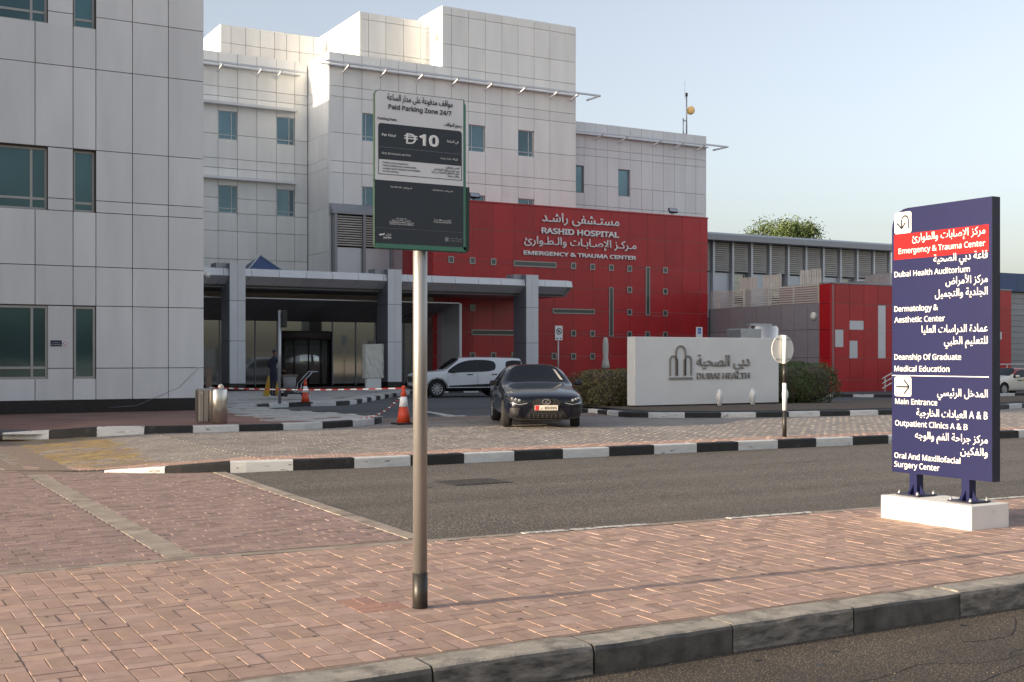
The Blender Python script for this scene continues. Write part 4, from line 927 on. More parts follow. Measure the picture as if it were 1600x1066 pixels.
for nm, x in (('left', 24.57), ('middle', 25.94), ('right', 27.32)):
    sp = thing('spotlight', (x, 29.75, .2), 'white ground spotlight at the foot of the monument wall, %s one of three' % nm, 'spotlight', 'spotlights before the monument')
    MB().cyl((0, 0, -.08), (0, 0, .2), .03, seg=10).build('stake', 'white_paint', sp, True)
    MB().lathe([(.07, .0), (.075, .2), (.105, .24), (.11, .36), (.09, .46), (.045, .53), (.015, .55)], (0, .0, 0), 16).build('lamp_head', 'white_paint', sp, True)

# ------------------------------------------------------------------ posts and small signs
rs = thing('round_sign', (16.7, 18.2, .16), 'back of a round road sign on a black and white striped post', 'sign')
for z0, z1, m in ((0, .53, 'pole_black'), (.53, 1.08, 'white_paint'), (1.08, 1.47, 'pole_black'), (1.47, 2.04, 'white_paint')): MB().cyl((0, 0, z0), (0, 0, z1), .042, seg=16).build('post_band', m, rs, True)
M = Matrix.Rotation(R(-6), 4, 'Z')
d = MB().lathe([(.29, .05), (.29, .062), (.275, .064)], (0, 0, 1.76), 36, 'Y'); d.build('disc', 'letter_cream', rs, True)
MB().box(-.2, .2, .038, .052, 1.94, 1.975).box(-.2, .2, .038, .052, 1.54, 1.575).build('bracket', 'galvanised', rs, True)
npk = thing('no_parking_sign', (30.86, 49.5, 0), 'small white no parking sign on a grey post before the red wall', 'sign')
MB().cyl((0, 0, -.1), (0, 0, 3.25), .035, seg=10).build('post', 'galvanised', npk, True)
MB().box(-.21, .21, -.06, -.045, 2.6, 3.3).build('plate', 'letter_white', npk, True)
bm = bmesh.new()
for a in range(0, 360, 15):
    v = [bm.verts.new((r_*math.cos(R(b)), -.066, 3.03+r_*math.sin(R(b)))) for r_, b in ((.16, a), (.16, a+15), (.125, a+15), (.125, a))]; bm.faces.new(v)
me = bpy.data.meshes.new('ring'); bm.to_mesh(me); bm.free(); me.materials.append(MATS['letter_dark']); add('ring', me, npk)
text('P', (-.06, -.063, 2.95), (1, 0, 0), (0, 0, 1), npk, 'letter_dark', width=.12, height=.17, bold=.03)
b = MB()
for q in thick([(-.11, 3.14), (.11, 2.92)], .016): b.prism(q, -.068, -.0665, 'XZ')
for s in (-1, 1): b.prism([(s*.04, 2.68), (s*.1, 2.72), (s*.1, 2.695), (s*.17, 2.695), (s*.17, 2.665), (s*.1, 2.665), (s*.1, 2.64)], -.066, -.062, 'XZ')
b.build('slash_and_arrows', 'letter_dark', npk, True)
bp_ = thing('blue_parking_sign', (35.9, 45, -.05), 'small white and blue notice sign behind the right part of the monument wall', 'sign')
MB().cyl((0, 0, -.2), (0, 0, 3.2), .03, seg=8).build('post', 'galvanised', bp_, True); MB().box(-.19, .19, -.05, -.035, 2.55, 3.25).build('plate', 'letter_white', bp_, True)
MB().box(-.1, .1, -.053, -.05, 2.93, 3.2).build('blue_field', 'blue_sign', bp_, True); text('P', (-.05, -.0535, 2.96), (1, 0, 0), (0, 0, 1), bp_, 'letter_white', width=.1, height=.2)
um = thing('folded_parasol', (39.4, 58, 0), 'folded cream parasol standing in front of the red wall', 'parasol')
MB().cyl((0, 0, -.2), (0, 0, 3.0), .03, seg=8).build('pole', 'brown_post', um, True)
m = MB(); prof = [(.02, 2.95), (.12, 2.88), (.16, 2.6), (.17, 2.2), (.14, 1.75), (.19, 1.5), (.24, 1.2), (.12, 1.1)]
m.lathe(prof, (0, 0, 0), 20)
for v in m.bm.verts:
    a = math.atan2(v.co.y, v.co.x); k = 1+.16*math.cos(6*a); v.co.x *= k; v.co.y *= k
m.build('canopy', 'canvas', um, True)
dp = thing('signal_post', (12.6, 37.1, .27), 'thin dark signal post seen edge on in front of the entrance', 'post')
MB().cyl((0, 0, 0), (0, 0, 3.0), .05, seg=10).build('post', 'galvanised', dp, True); MB().box(.06, .22, -.1, .12, 2.45, 3.0, .02).build('signal_box', 'trim_black', dp, True)
bpst = thing('brown_post', (9.45, 34.0, .26), 'square brown post behind the steel bins', 'post')
MB().box(-.07, .07, -.07, .07, -.02, 1.22).box(-.08, .08, -.08, .08, 1.22, 1.25).build('post', 'brown_post', bpst, True)
bn = thing('litter_bin', (7.50, 26.15, .308), 'round brushed steel litter bin standing by the striped kerb', 'bin'); r_ = .178
MB().lathe([(r_*.96, .0), (r_*.96, .05), (r_, .055), (r_, .72), (r_*.97, .73), (r_*.97, .745)], (0, 0, 0), 36).build('shell', 'steel', bn, True)
MB().lathe([(r_*.9, .745), (r_*.9, .755)], (0, 0, 0), 24).build('ash_tray', 'galvanised', bn, True)
bq = thing('litter_bin', (7.24, 26.42, .308), 'square brownish steel litter bin beside the round one', 'bin')
MB().box(-.16, .16, -.16, .16, .02, .745, .02).build('shell', 'steel_brown', bq, True)
for k in (-.055, .055): MB().box(k-.006, k+.006, -.166, -.16, .04, .72).box(-.166, -.16, k-.006, k+.006, .04, .72).build('seam', 'trim_black', bq, True)
MB().box(-.14, .14, -.14, .14, .745, .757).build('lid', 'galvanised', bq, True); MB().cyl((-.1, -.16, .66), (-.1, -.18, .66), .02, seg=10).build('lock', 'chrome', bq, True)
cupo = thing('paper_cup', (7.53, 26.13, 1.063), 'crumpled pinkish paper left on top of the steel bin', 'litter')
m = MB(); m.lathe([(.05, 0), (.065, .04), (.06, .08), (.03, .095)], (0, 0, 0), 10)
for v in m.bm.verts: v.co += Vector((rnd.gauss(0, .008), rnd.gauss(0, .008), rnd.gauss(0, .006) if v.co.z > .01 else 0))
m.build('paper', 'skin', cupo, True); bpy.data.objects['paper'].data.materials[0] = MATS['plate_cream']

def cone(loc, label, h=.92):
    t = thing('traffic_cone', loc, label, 'traffic cone', 'traffic cones')
    k = h/.92
    MB().box(-.24*k, .24*k, -.24*k, .24*k, 0, .045, .015).build('base', 'rubber', t, True)
    def seg(z0, z1, m, e=0.0):
        r = lambda z: (.17-.135*z/.92)*k+e
        MB().lathe([(r(z0), z0*k), (r(z1), z1*k)], (0, 0, 0), 24).build('band', m, t, True)
    seg(.04, .42, 'cone_orange'); seg(.42, .66, 'letter_white', .003); seg(.66, .86, 'cone_orange')
    MB().lathe([(.035*k, .86*k), (.05*k, .865*k), (.05*k, .89*k), (.03*k, .92*k), (.012, .93*k)], (0, 0, 0), 16).build('cap', 'cone_orange', t, True)
    return t
cone((11.93, 26.1, .16), 'orange and white traffic cone nearest the road, beside the striped kerb'); cone((13.5, 37.2, .262), 'orange and white traffic cone further back on the pale paving', .78)
ch = thing('plastic_chain', (11.6, 26.5, .5), 'red and white plastic chain sagging from the nearer traffic cone to the kerb', 'chain')
for k in range(16):
    t = k/15; p = Vector((11.85-.75*t, 26.15+.55*t, .78-.48*t-.20*math.sin(math.pi*t)*.6)); bm = bmesh.new()
    MB().lathe([(.03, -.012), (.03, .012)], tuple(p-Vector((11.6, 26.5, .5))), 8).build('link', 'tape_red' if k % 2 else 'letter_white', ch, True)
tp = thing('barrier_tape', (10.8, 30.4, .9), 'red and white barrier tape stretched from the brown post to the traffic cones', 'tape')
P0, P1 = Vector((9.45, 33.92, .90)), Vector((11.93, 26.2, 1.02))
for (a, b, n_) in ((P0, P1, 34),):
    for k in range(n_):
        t0, t1 = k/n_, (k+1)/n_; f_ = lambda t: a.lerp(b, t)-Vector((0, 0, .05*math.sin(math.pi*t)))
        p, q = f_(t0), f_(t1); m = MB(); bm = m.bm; w = Vector((0, 0, .015)); dn = (q-p).cross(Vector((0, 0, 1))).normalized()*.0015
        vs = [bm.verts.new(v) for v in (p-w-dn, q-w-dn, q+w-dn, p+w-dn, p-w+dn, q-w+dn, q+w+dn, p+w+dn)]
        for i in ((0, 1, 2, 3), (7, 6, 5, 4), (0, 4, 5, 1), (1, 5, 6, 2), (2, 6, 7, 3), (3, 7, 4, 0)): bm.faces.new([vs[j] for j in i])
        m.build('tape_stripe', 'tape_red' if k % 2 else 'letter_white', tp)
wfl = thing('wet_floor_sign', (15.1, 45.4, .25), 'yellow folding wet floor sign beside the cleaner', 'sign')
for s in (-1, 1): MB().prism([(s*.24-.06, 0), (s*.24+.06, 0), (s*.03+.05, .80), (s*.03-.05, .80)], -.2, .2, 'XZ').build('board', 'yellow_plastic', wfl, True)
cv = thing('covered_stand', (21.9, 51.3, .26), 'tall stand wrapped in cream cloth before the entrance glass', 'stand')
m = MB(); m.box(-.46, .46, -.14, .14, .55, 2.1, .03)
bmesh.ops.subdivide_edges(m.bm, edges=m.bm.edges[:], cuts=5, use_grid_fill=True)
for v in m.bm.verts: v.co += Vector((rnd.gauss(0, .012), rnd.gauss(0, .015), rnd.gauss(0, .012)))
m.build('cloth_cover', 'canvas', cv, True); MB().box(-.36, .36, -.1, .1, -.02, .58).build('pedestal', 'white_paint', cv, True)
ct = thing('cleaning_cart', (15.4, 43.9, .26), 'grey cleaning cart with handle parked by the cleaner', 'cart')
MB().lathe([(.2, .12), (.26, .75), (.27, .78)], (-.1, 0, 0), 16).build('bucket', 'galvanised', ct, True)
MB().box(-.42, .15, -.27, .27, .76, .84, .01).build('rim', 'brown_post', ct, True)
MB().box(-.4, .6, -.25, .25, .1, .15).build('base_tray', 'trim_black', ct, True)
MB().tube([(.25, -.22, .12), (.3, -.22, .5), (.75, -.22, .95), (.95, -.22, .95)], .02, 8).tube([(.25, .22, .12), (.3, .22, .5), (.75, .22, .95), (.95, .22, .95)], .02, 8).cyl((.95, -.22, .95), (.95, .22, .95), .02, seg=8).build('handle', 'galvanised', ct, True)
for a in (-.32, .5):
    for b in (-.2, .2): MB().cyl((a, b-.03, .07), (a, b+.03, .07), .07, seg=12).build('wheel', 'rubber', ct, True)

# ---- cleaner
def skin_mesh(pts, edges, name, m, parent, lev=2):
    me = bpy.data.meshes.new(name); me.from_pydata([p[:3] for p in pts], edges, []); o = bpy.data.objects.new(name, me); col.objects.link(o)
    md = o.modifiers.new('s', 'SKIN'); sk = me.skin_vertices[0].data
    for i, p in enumerate(pts): sk[i].radius = (p[3], p[4] if len(p) > 4 else p[3])
    sk[0].use_root = True; o.modifiers.new('d', 'SUBSURF').levels = lev
    bpy.context.view_layer.update(); dg = bpy.context.evaluated_depsgraph_get()
    me2 = bpy.data.meshes.new_from_object(o.evaluated_get(dg)); bpy.data.objects.remove(o)
    for x in (m if isinstance(m, (list, tuple)) else [m]): me2.materials.append(MATS[x])
    for p in me2.polygons: p.use_smooth = True
    return add(name, me2, parent)
pr = thing('person', (14.9, 44.6, .26), 'cleaner in dark uniform and white face mask pushing a cart', 'person', rz=R(35))
P = [(0, 0, .95, .15, .11), (0, 0, 1.15, .14, .10), (.02, 0, 1.38, .17, .11), (.03, 0, 1.50, .07, .06), (.06, 0, 1.56, .055, .055),
     (0, .10, .88, .09, .09), (.03, .11, .48, .062, .062), (-.02, .11, .09, .045, .045), (.12, .12, .03, .04, .03),
     (0, -.10, .88, .09, .09), (-.06, -.11, .48, .062, .062), (-.16, -.11, .09, .045, .045), (-.03, -.12, .03, .04, .03),
     (.02, .21, 1.40, .06, .06), (.06, .26, 1.15, .045, .045), (.28, .22, 1.02, .035, .035),
     (.02, -.21, 1.40, .06, .06), (.06, -.26, 1.15, .045, .045), (.28, -.22, 1.02, .035, .035)]
Ed = [(0, 1), (1, 2), (2, 3), (3, 4), (0, 5), (5, 6), (6, 7), (7, 8), (0, 9), (9, 10), (10, 11), (11, 12), (2, 13), (13, 14), (14, 15), (2, 16), (16, 17), (17, 18)]
body = skin_mesh(P, Ed, 'body', 'cloth_navy', pr)
hd = MB(); bmesh.ops.create_uvsphere(hd.bm, u_segments=16, v_segments=12, radius=.11)
for v in hd.bm.verts: v.co = Vector((v.co.x*.92+.08+(.012 if v.co.x > .08 and abs(v.co.y) < .02 else 0), v.co.y*.8, v.co.z*1.12+1.68))
hd.build('head', 'skin', pr, True)
hr = MB(); bmesh.ops.create_uvsphere(hr.bm, u_segments=16, v_segments=12, radius=.118)
bmesh.ops.delete(hr.bm, geom=[v for v in hr.bm.verts if v.co.z < -.01 or (v.co.x > .05 and v.co.z < .06)], context='VERTS')
for v in hr.bm.verts: v.co = Vector((v.co.x*.93+.075, v.co.y*.84, v.co.z*1.13+1.69))
hr.build('hair', 'trim_black', pr, True)
fm = MB(); bmesh.ops.create_uvsphere(fm.bm, u_segments=12, v_segments=8, radius=.07)
for v in fm.bm.verts: v.co = Vector((v.co.x*.7+.13, v.co.y*.95, v.co.z*.75+1.645))
fm.build('face_mask', 'cloth_white', pr, True)
for s in (-1, 1):
    pts = [(.28, s*.22, 1.02, .032, .022), (.36, s*.22, .99, .038, .02)]; ed = [(0, 1)]
    for k in range(4): i = len(pts); pts += [(.40, s*.22+(k-1.5)*.02, .985, .0095), (.43, s*.22+(k-1.5)*.02, .955, .009), (.415, s*.22+(k-1.5)*.02, .93, .008)]; ed += [(1, i), (i, i+1), (i+1, i+2)]
    i = len(pts); pts += [(.33, s*.22-s*.04, .98, .01), (.37, s*.22-s*.055, .96, .009)]; ed += [(0, i), (i, i+1)]
    skin_mesh(pts, ed, 'hand', 'skin', pr, 1)
MB().prism([(.14, 1.1), (.19, 1.1), (.17, 1.42), (.13, 1.42)], -.05, -.02, 'XZ').build('reflective_strip', 'cloth_white', pr, True)

# ------------------------------------------------------------------ plants
def leaves(name, samples, size, m, parent, kind='stuff'):
    V, F, T = [], [], []
    for p, n_, s_ in samples:
        a = Vector((rnd.gauss(0, 1), rnd.gauss(0, 1), rnd.gauss(0, 1))); n2 = (n_+a*.6).normalized(); t = n2.orthogonal().normalized(); t = (Matrix.Rotation(rnd.uniform(0, 6.28), 3, n2) @ t); b = n2.cross(t)
        L, W = size*s_*rnd.uniform(.7, 1.3), size*s_*.5*rnd.uniform(.7, 1.2); o = len(V)
        V += [p-t*L*.5, p+b*W*.5+n2*W*.12, p+t*L*.5, p-b*W*.5+n2*W*.12]; F.append((o, o+1, o+2, o+3)); v = rnd.uniform(.65, 1.35); T += [(v*rnd.uniform(.9, 1.15), v, v*rnd.uniform(.8, 1.1))]*4
    me = bpy.data.meshes.new(name); me.from_pydata([tuple(v) for v in V], [], F); me.materials.append(MATS[m]); tint_attr(me, T); o = add(name, me, parent)
    if kind: tag(o, kind=kind)
    return o
def hedge(name, label, x0, x1, y0, y1, z0, z1, m, rnd_corner, n_):
    t = thing(name, ((x0+x1)/2, (y0+y1)/2, z0), label, 'hedge', 'clipped hedges'); o = org(t); S = []
    cx, cy, cz = (x0+x1)/2, (y0+y1)/2, z0+(z1-z0)*.5; hx, hy, hzz = (x1-x0)/2, (y1-y0)/2, (z1-z0)/2
    for _ in range(n_):
        d = Vector((rnd.gauss(0, 1), rnd.gauss(0, 1), rnd.gauss(0, 1))).normalized(); pw = rnd_corner
        L = (abs(d.x)**pw+abs(d.y)**pw+abs(d.z)**pw)**(1/pw); s = d/L
        bumpy = 1+.07*math.sin(7*s.x+3*s.z)*math.cos(6*s.y+2)+.05*math.sin(17*s.x)*math.sin(13*s.z+5*s.y)
        r = bumpy*(1-abs(rnd.gauss(0, .09))); p = Vector((cx+s.x*hx*r, cy+s.y*hy*r, max(z0, cz+s.z*hzz*r)))
        S.append((p-o, s.normalized(), 1))
    leaves('foliage', S, .085, m, t)
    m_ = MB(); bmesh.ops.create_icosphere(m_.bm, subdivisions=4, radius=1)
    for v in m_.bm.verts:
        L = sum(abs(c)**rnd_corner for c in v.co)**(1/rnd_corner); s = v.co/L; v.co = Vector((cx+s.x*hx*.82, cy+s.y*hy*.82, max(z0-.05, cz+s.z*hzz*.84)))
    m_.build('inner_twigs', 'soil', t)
    for k in range(14):
        x = rnd.uniform(x0+.2, x1-.2); yy = y0+.15+rnd.uniform(0, .5); MB().cyl((x, yy, z0-.05), (x+rnd.uniform(-.15, .15), yy, z0+.6), .02, .01, 6).build('stem', 'bark', t)
hedge('hedge', 'dry brownish clipped hedge left of the white monument wall', 20.9, 24.0, 31.2, 33.2, .15, 1.36, 'leaf_dry', 6, 9000)
hedge('hedge', 'rounded dark green bush right of the white monument wall', 27.8, 31.5, 31.0, 33.4, .1, 1.58, 'leaf', 4, 11000)
def tree(loc, label, h, r, n_, m='leaf'):
    t = thing('tree', loc, label, 'tree', 'trees beyond the wing'); tr = MB(); tr.cyl((0, 0, -.2), (.2, 0, h*.55), .28, .16, 10); S = []
    tr.build('trunk', 'bark', t, True); lb_ = MB(); tips = []
    for k in range(26):
        a = rnd.uniform(0, 6.28); e = rnd.uniform(.1, 1.0) if k > 6 else rnd.uniform(1.0, 1.5); st = Vector((.2, 0, h*rnd.uniform(.4, .55))); tip = Vector((r*.85*math.cos(a)*math.cos(e*.9), r*.85*math.sin(a)*math.cos(e*.9), h*.62+h*.36*math.sin(e*1.3)*rnd.uniform(.75, 1.05))); lb_.cyl(st, st.lerp(tip, .5)+Vector((0, 0, .3)), .09, .05, 6); lb_.cyl(st.lerp(tip, .5)+Vector((0, 0, .3)), tip, .05, .015, 6); tips.append(tip); tips.append(st.lerp(tip, .72)+Vector((0, 0, .3)))
    lb_.build('limbs', 'bark', t, True)
    for tip in tips:
        for _ in range(n_//len(tips)):
            d = Vector((rnd.gauss(0, 1), rnd.gauss(0, 1), rnd.gauss(0, .8))); S.append((tip+d*r*.13, d.normalized(), 1))
    leaves('crown', S, .26, m, t)
tree((84.4, 92, -.3), 'leafy green tree showing above the roof of the louvred wing', 15.9, 4.6, 22000)
tree((93, 94, -.3), 'smaller tree barely topping the roof right of the leafy tree', 14.1, 2.4, 1500)

def debris(name, n_, xr, yr, z, size, m):
    V, F, T = [], [], []
    for _ in range(n_):
        x, yy = rnd.uniform(*xr), yr[0]+(yr[1]-yr[0])*rnd.random()**1.6; a = rnd.uniform(0, 6.28); s_ = size*rnd.uniform(.4, 1.3); o = len(V)
        for k in range(5):
            q = a+k*1.257; V.append((x+s_*math.cos(q)*rnd.uniform(.5, 1), yy+s_*math.sin(q)*rnd.uniform(.3, .7), z+rnd.uniform(.001, .006)))
        V.append((x, yy, z+s_*.45)); F += [(o+k, o+(k+1) % 5, o+5) for k in range(5)]; v = rnd.uniform(.5, 1.4); T += [(v, v, v)]*6
    me = bpy.data.meshes.new(name); me.from_pydata(V, [], F); me.materials.append(MATS[m]); tint_attr(me, T); o = add(name, me, pav); tag(o, kind='stuff')
mat('grit', (0.16, 0.12, 0.085), 0.9, tint=True, namt=0.1)
debris('grit', 260, (.4, 14), (6.4, 10.3), .001, .010, 'grit'); debris('grit', 500, (.4, 14), (6.08, 4.6), -.181, .012, 'grit'); debris('grit', 260, (5.2, 20), (17.6, 15.5), -.004, .014, 'grit'); debris('grit', 160, (5.2, 16), (10.35, 11.6), -.004, .014, 'grit')

def spots(name, n_, xr, yr, z, r0, r1, m, parent):
    V, F, T = [], [], []
    for _ in range(n_):
        x, yy, r_ = rnd.uniform(*xr), rnd.uniform(*yr), rnd.uniform(r0, r1)*rnd.uniform(.5, 1); o = len(V); e = rnd.uniform(.6, 1.0); a = rnd.uniform(0, 3.1)
        for k in range(9):
            q = k*.698; u, w = r_*math.cos(q)*rnd.uniform(.75, 1.1), r_*e*math.sin(q)*rnd.uniform(.75, 1.1); V.append((x+u*math.cos(a)-w*math.sin(a), yy+u*math.sin(a)+w*math.cos(a), z))
        F.append(tuple(range(o, o+9))); v = rnd.uniform(.6, 1.5); T += [(v, v, v)]*9
    me = bpy.data.meshes.new(name); me.from_pydata(V, [], F); me.materials.append(MATS[m]); tint_attr(me, T); tag(add(name, me, parent), kind='stuff')
mat('gum', (0.075, 0.055, 0.048), 0.8, tint=True, namt=0.2); mat('oil', (0.028, 0.025, 0.022), 0.45, tint=True, namt=0.2); mat('crack', (0.012, 0.011, 0.01), 0.9, tint=True, namt=0.1)
spots('gum_spots', 170, (.4, 14), (6.45, 10.3), .0032, .008, .028, 'gum', pav); spots('gum_spots', 90, (-1, 4.8), (10.6, 17.5), .0034, .01, .03, 'gum', pav)
spots('oil_spots', 70, (5.6, 24), (11.5, 17.0), .0006, .015, .07, 'oil', bpy.data.objects['road']); spots('oil_spots', 60, (2.5, 11), (3.2, 5.9), -.1785, .01, .05, 'oil', bpy.data.objects['near_road'])
def crack(x, yy, ang_, n_, z, w, parent):
    L, Rr = [], []
    for k in range(n_):
        ang_ += rnd.gauss(0, .35); x += .12*math.cos(ang_); yy += .12*math.sin(ang_)*.6; ww = w*rnd.uniform(.5, 1.3)*(1-k/n_*.6); L.append((x, yy-ww, z)); Rr.append((x, yy+ww, z))
    me = bpy.data.meshes.new('crack'); me.from_pydata(L+Rr, [], [(k, k+1, n_+k+1, n_+k) for k in range(n_-1)]); me.materials.append(MATS['crack']); tint_attr(me, [(1, 1, 1)]*(2*n_)); add('crack', me, parent)
for a in ((4.6, 5.1, .15, 26), (6.6, 5.6, -.1, 22), (5.5, 4.7, .3, 18)): crack(*a, -.1783, .006, bpy.data.objects['near_road'])
for a in ((9.0, 12.2, .1, 34), (13.5, 15.2, -.2, 40), (18, 12.6, .2, 30)): crack(*a, .0008, .007, bpy.data.objects['road'])

# ------------------------------------------------------------------ vehicles
def car_body(st, gl, trim, root, mats, axles, wr, hw, sub=2):
    """st: stations (x, [(y,z)*9]) from nose to tail; gl(i,k) / trim(i,k) choose glass and black trim patches"""
    bm = bmesh.new(); rings = []; n = len(st[0][1])
    for x, pr_ in st:
        ring = []
        for (a, b) in pr_: ring.append(bm.verts.new((x if not isinstance(x, tuple) else x[0], a, b)))
        for (a, b) in pr_[-2:0:-1]: ring.append(bm.verts.new((x, -a, b)))
        rings.append(ring)
    N = len(rings[0])
    for i, (A_, B_) in enumerate(zip(rings[:-1], rings[1:])):
        for k in range(N):
            f = bm.faces.new((A_[k], A_[(k+1) % N], B_[(k+1) % N], B_[k])); kk = k if k < n-1 else N-1-k
            f.material_index = 1 if gl(i, kk) else 2 if trim(i, kk) else 0; f.smooth = True
    bm.faces.new(rings[0][::-1]).material_index = 0; bm.faces.new(rings[-1])
    bmesh.ops.recalc_face_normals(bm, faces=bm.faces)
    cl = bm.edges.layers.float.new('crease_edge')
    for e in bm.edges:
        if len(e.link_faces) == 2 and e.link_faces[0].material_index != e.link_faces[1].material_index: e[cl] = .75
    me = bpy.data.meshes.new('b'); bm.to_mesh(me); bm.free()
    for m_ in mats: me.materials.append(MATS[m_])
    o = bpy.data.objects.new('b', me); col.objects.link(o); s = o.modifiers.new('s', 'SUBSURF'); s.levels = s.render_levels = sub
    tmp = [o]
    for ax in axles:
        for sd_2 in (-1, 1):
            c = MB().cyl((ax, sd_2*(hw-.36), wr), (ax, sd_2*(hw+.4), wr), wr+.055, seg=40).build('cut', mats[2], None); tmp.append(c)
            b_ = o.modifiers.new('b', 'BOOLEAN'); b_.operation = 'DIFFERENCE'; b_.object = c; b_.solver = 'EXACT'
    bpy.context.view_layer.update(); dg = bpy.context.evaluated_depsgraph_get(); me2 = bpy.data.meshes.new_from_object(o.evaluated_get(dg))
    for t_ in tmp: bpy.data.objects.remove(t_)
    bm = bmesh.new(); bm.from_mesh(me2); bm.faces.ensure_lookup_table()
    # wheel-well faces become black trim
    for f in bm.faces:
        c = f.calc_center_median()
        for ax in axles:
            if math.hypot(c.x-ax, c.z-wr) < wr+.05 and abs(c.y) > hw-.40: f.material_index = 2
    bvh = BVHTree.FromBMesh(bm)
    seen = set(); isl_ = []
    for f in bm.faces:
        if f.material_index != 1 or f.index in seen: continue
        stack = [f]; seen.add(f.index); grp = []
        while stack:
            q = stack.pop(); grp.append(q)
            for e in q.edges:
                for g_ in e.link_faces:
                    if g_.material_index == 1 and g_.index not in seen: seen.add(g_.index); stack.append(g_)
        isl_.append(grp)
    def sub_mesh(faces, name, m_, parent):
        vm = {}; V = []; F = []
        for f in faces:
            idx = []
            for v in f.verts:
                if v.index not in vm: vm[v.index] = len(V); V.append(tuple(v.co))
                idx.append(vm[v.index])
            F.append(idx)
        me3 = bpy.data.meshes.new(name); me3.from_pydata(V, [], F); me3.materials.append(MATS[m_])
        for p_ in me3.polygons: p_.use_smooth = True
        return add(name, me3, parent)
    bm.verts.index_update()
    sub_mesh([f for f in bm.faces if f.material_index == 0], 'body', mats[0], root)
    tr_ = [f for f in bm.faces if f.material_index == 2]
    if tr_: sub_mesh(tr_, 'lower_trim', mats[2], root)
    for grp in isl_:
        nx_ = sum((f.normal.x*f.calc_area() for f in grp)); ny_ = sum((abs(f.normal.y)*f.calc_area() for f in grp))
        nm = 'side_window' if ny_ > abs(nx_) else 'windscreen' if nx_ > 0 else 'rear_window'
        sub_mesh(grp, nm, mats[1], root)
    bm.free(); return bvh
def patch(bvh, outline, axis, m, name, parent, off=.006, res=.05, sgn=1):
    """panel following the body: outline in (y,z) seen from the front (axis X) or (x,z) seen from a side (axis Y)"""
    a0, a1 = min(p[0] for p in outline), max(p[0] for p in outline); b0, b1 = min(p[1] for p in outline), max(p[1] for p in outline)
    # densify the outline so that the panel hugs the curved body
    dense = []
    for (a, b), (c, d) in zip(outline, outline[1:]+outline[:1]):
        k = max(1, int(math.hypot(c-a, d-b)/res))
        for q in range(k): dense.append((a+(c-a)*q/k, b+(d-b)*q/k))
    pts = [Vector(p) for p in dense]; n = len(pts)
    aa = a0+res/2
    while aa < a1:
        bb = b0+res/2
        while bb < b1:
            if inside_poly(aa, bb, list(dense)) and min(math.hypot(aa-p[0], bb-p[1]) for p in dense) > res*.4: pts.append(Vector((aa, bb)))
            bb += res
        aa += res
    r = delaunay_2d_cdt(pts, [], [list(range(n))], 1, 1e-6); V = []
    for p in r[0]:
        if axis == 'X': h = bvh.ray_cast(Vector((sgn*6, p[0], p[1])), Vector((-sgn, 0, 0))); w = h[0] if h[0] else Vector((sgn*2.2, p[0], p[1])); V.append(w+Vector((sgn*off, 0, 0)))
        else: h = bvh.ray_cast(Vector((p[0], sgn*6, p[1])), Vector((0, -sgn, 0))); w = h[0] if h[0] else Vector((p[0], sgn*.9, p[1])); V.append(w+Vector((0, sgn*off, 0)))
    me = bpy.data.meshes.new(name); me.from_pydata([tuple(v) for v in V], [], [tuple(f) for f in r[2]]); me.materials.append(MATS[m])
    for p in me.polygons: p.use_smooth = True
    return add(name, me, parent)
def wheel(root, x, y, r, w, m_rim, spokes=10, steer=0.0):
    s = 1 if y > 0 else -1
    t = MB(); t.lathe([(r*.64, -w*.46), (r*.9, -w*.5), (r*.985, -w*.36), (r, -w*.2), (r, w*.2), (r*.985, w*.36), (r*.9, w*.5), (r*.64, w*.46), (r*.62, w*.1), (r*.62, -w*.1), (r*.64, -w*.46)], (0, 0, 0), 36, 'Y', False)
    wo = t.build('wheel', 'tyre', root, True); wo.location = (x, y, r); wo.rotation_euler = (0, 0, steer)
    q = MB(); q.lathe([(r*.66, s*w*.28), (r*.665, s*w*.44), (r*.62, s*w*.45), (r*.60, s*w*.30)], (0, 0, 0), 36, 'Y', False)
    for k in range(spokes):
        a = 2*math.pi*k/spokes; M = Matrix.Rotation(a, 4, 'Y'); q.box(-.028, .028, s*w*.36-.012, s*w*.36+.012, r*.08, r*.63, 0, M)
    q.lathe([(r*.14, s*w*.30), (r*.13, s*w*.42), (.01, s*w*.44)], (0, 0, 0), 20, 'Y'); q.build('rim', m_rim, wo, True)
    MB().lathe([(r*.63, s*w*.18), (r*.63, s*w*.2)], (0, 0, 0), 28, 'Y').build('brake_disc', 'trim_black', wo, True)
def mirror(root, x, y, z, m):
    s = 1 if y > 0 else -1
    o = MB().box(x-.08, x+.06, min(y+s*.03, y+s*.21), max(y+s*.03, y+s*.21), z, z+.125, .04).build('mirror', m, root, True); MB().box(x-.04, x+.02, min(y-s*.08, y+s*.05), max(y-s*.08, y+s*.05), z+.02, z+.06).build('mirror_arm', 'trim_black', o, True)

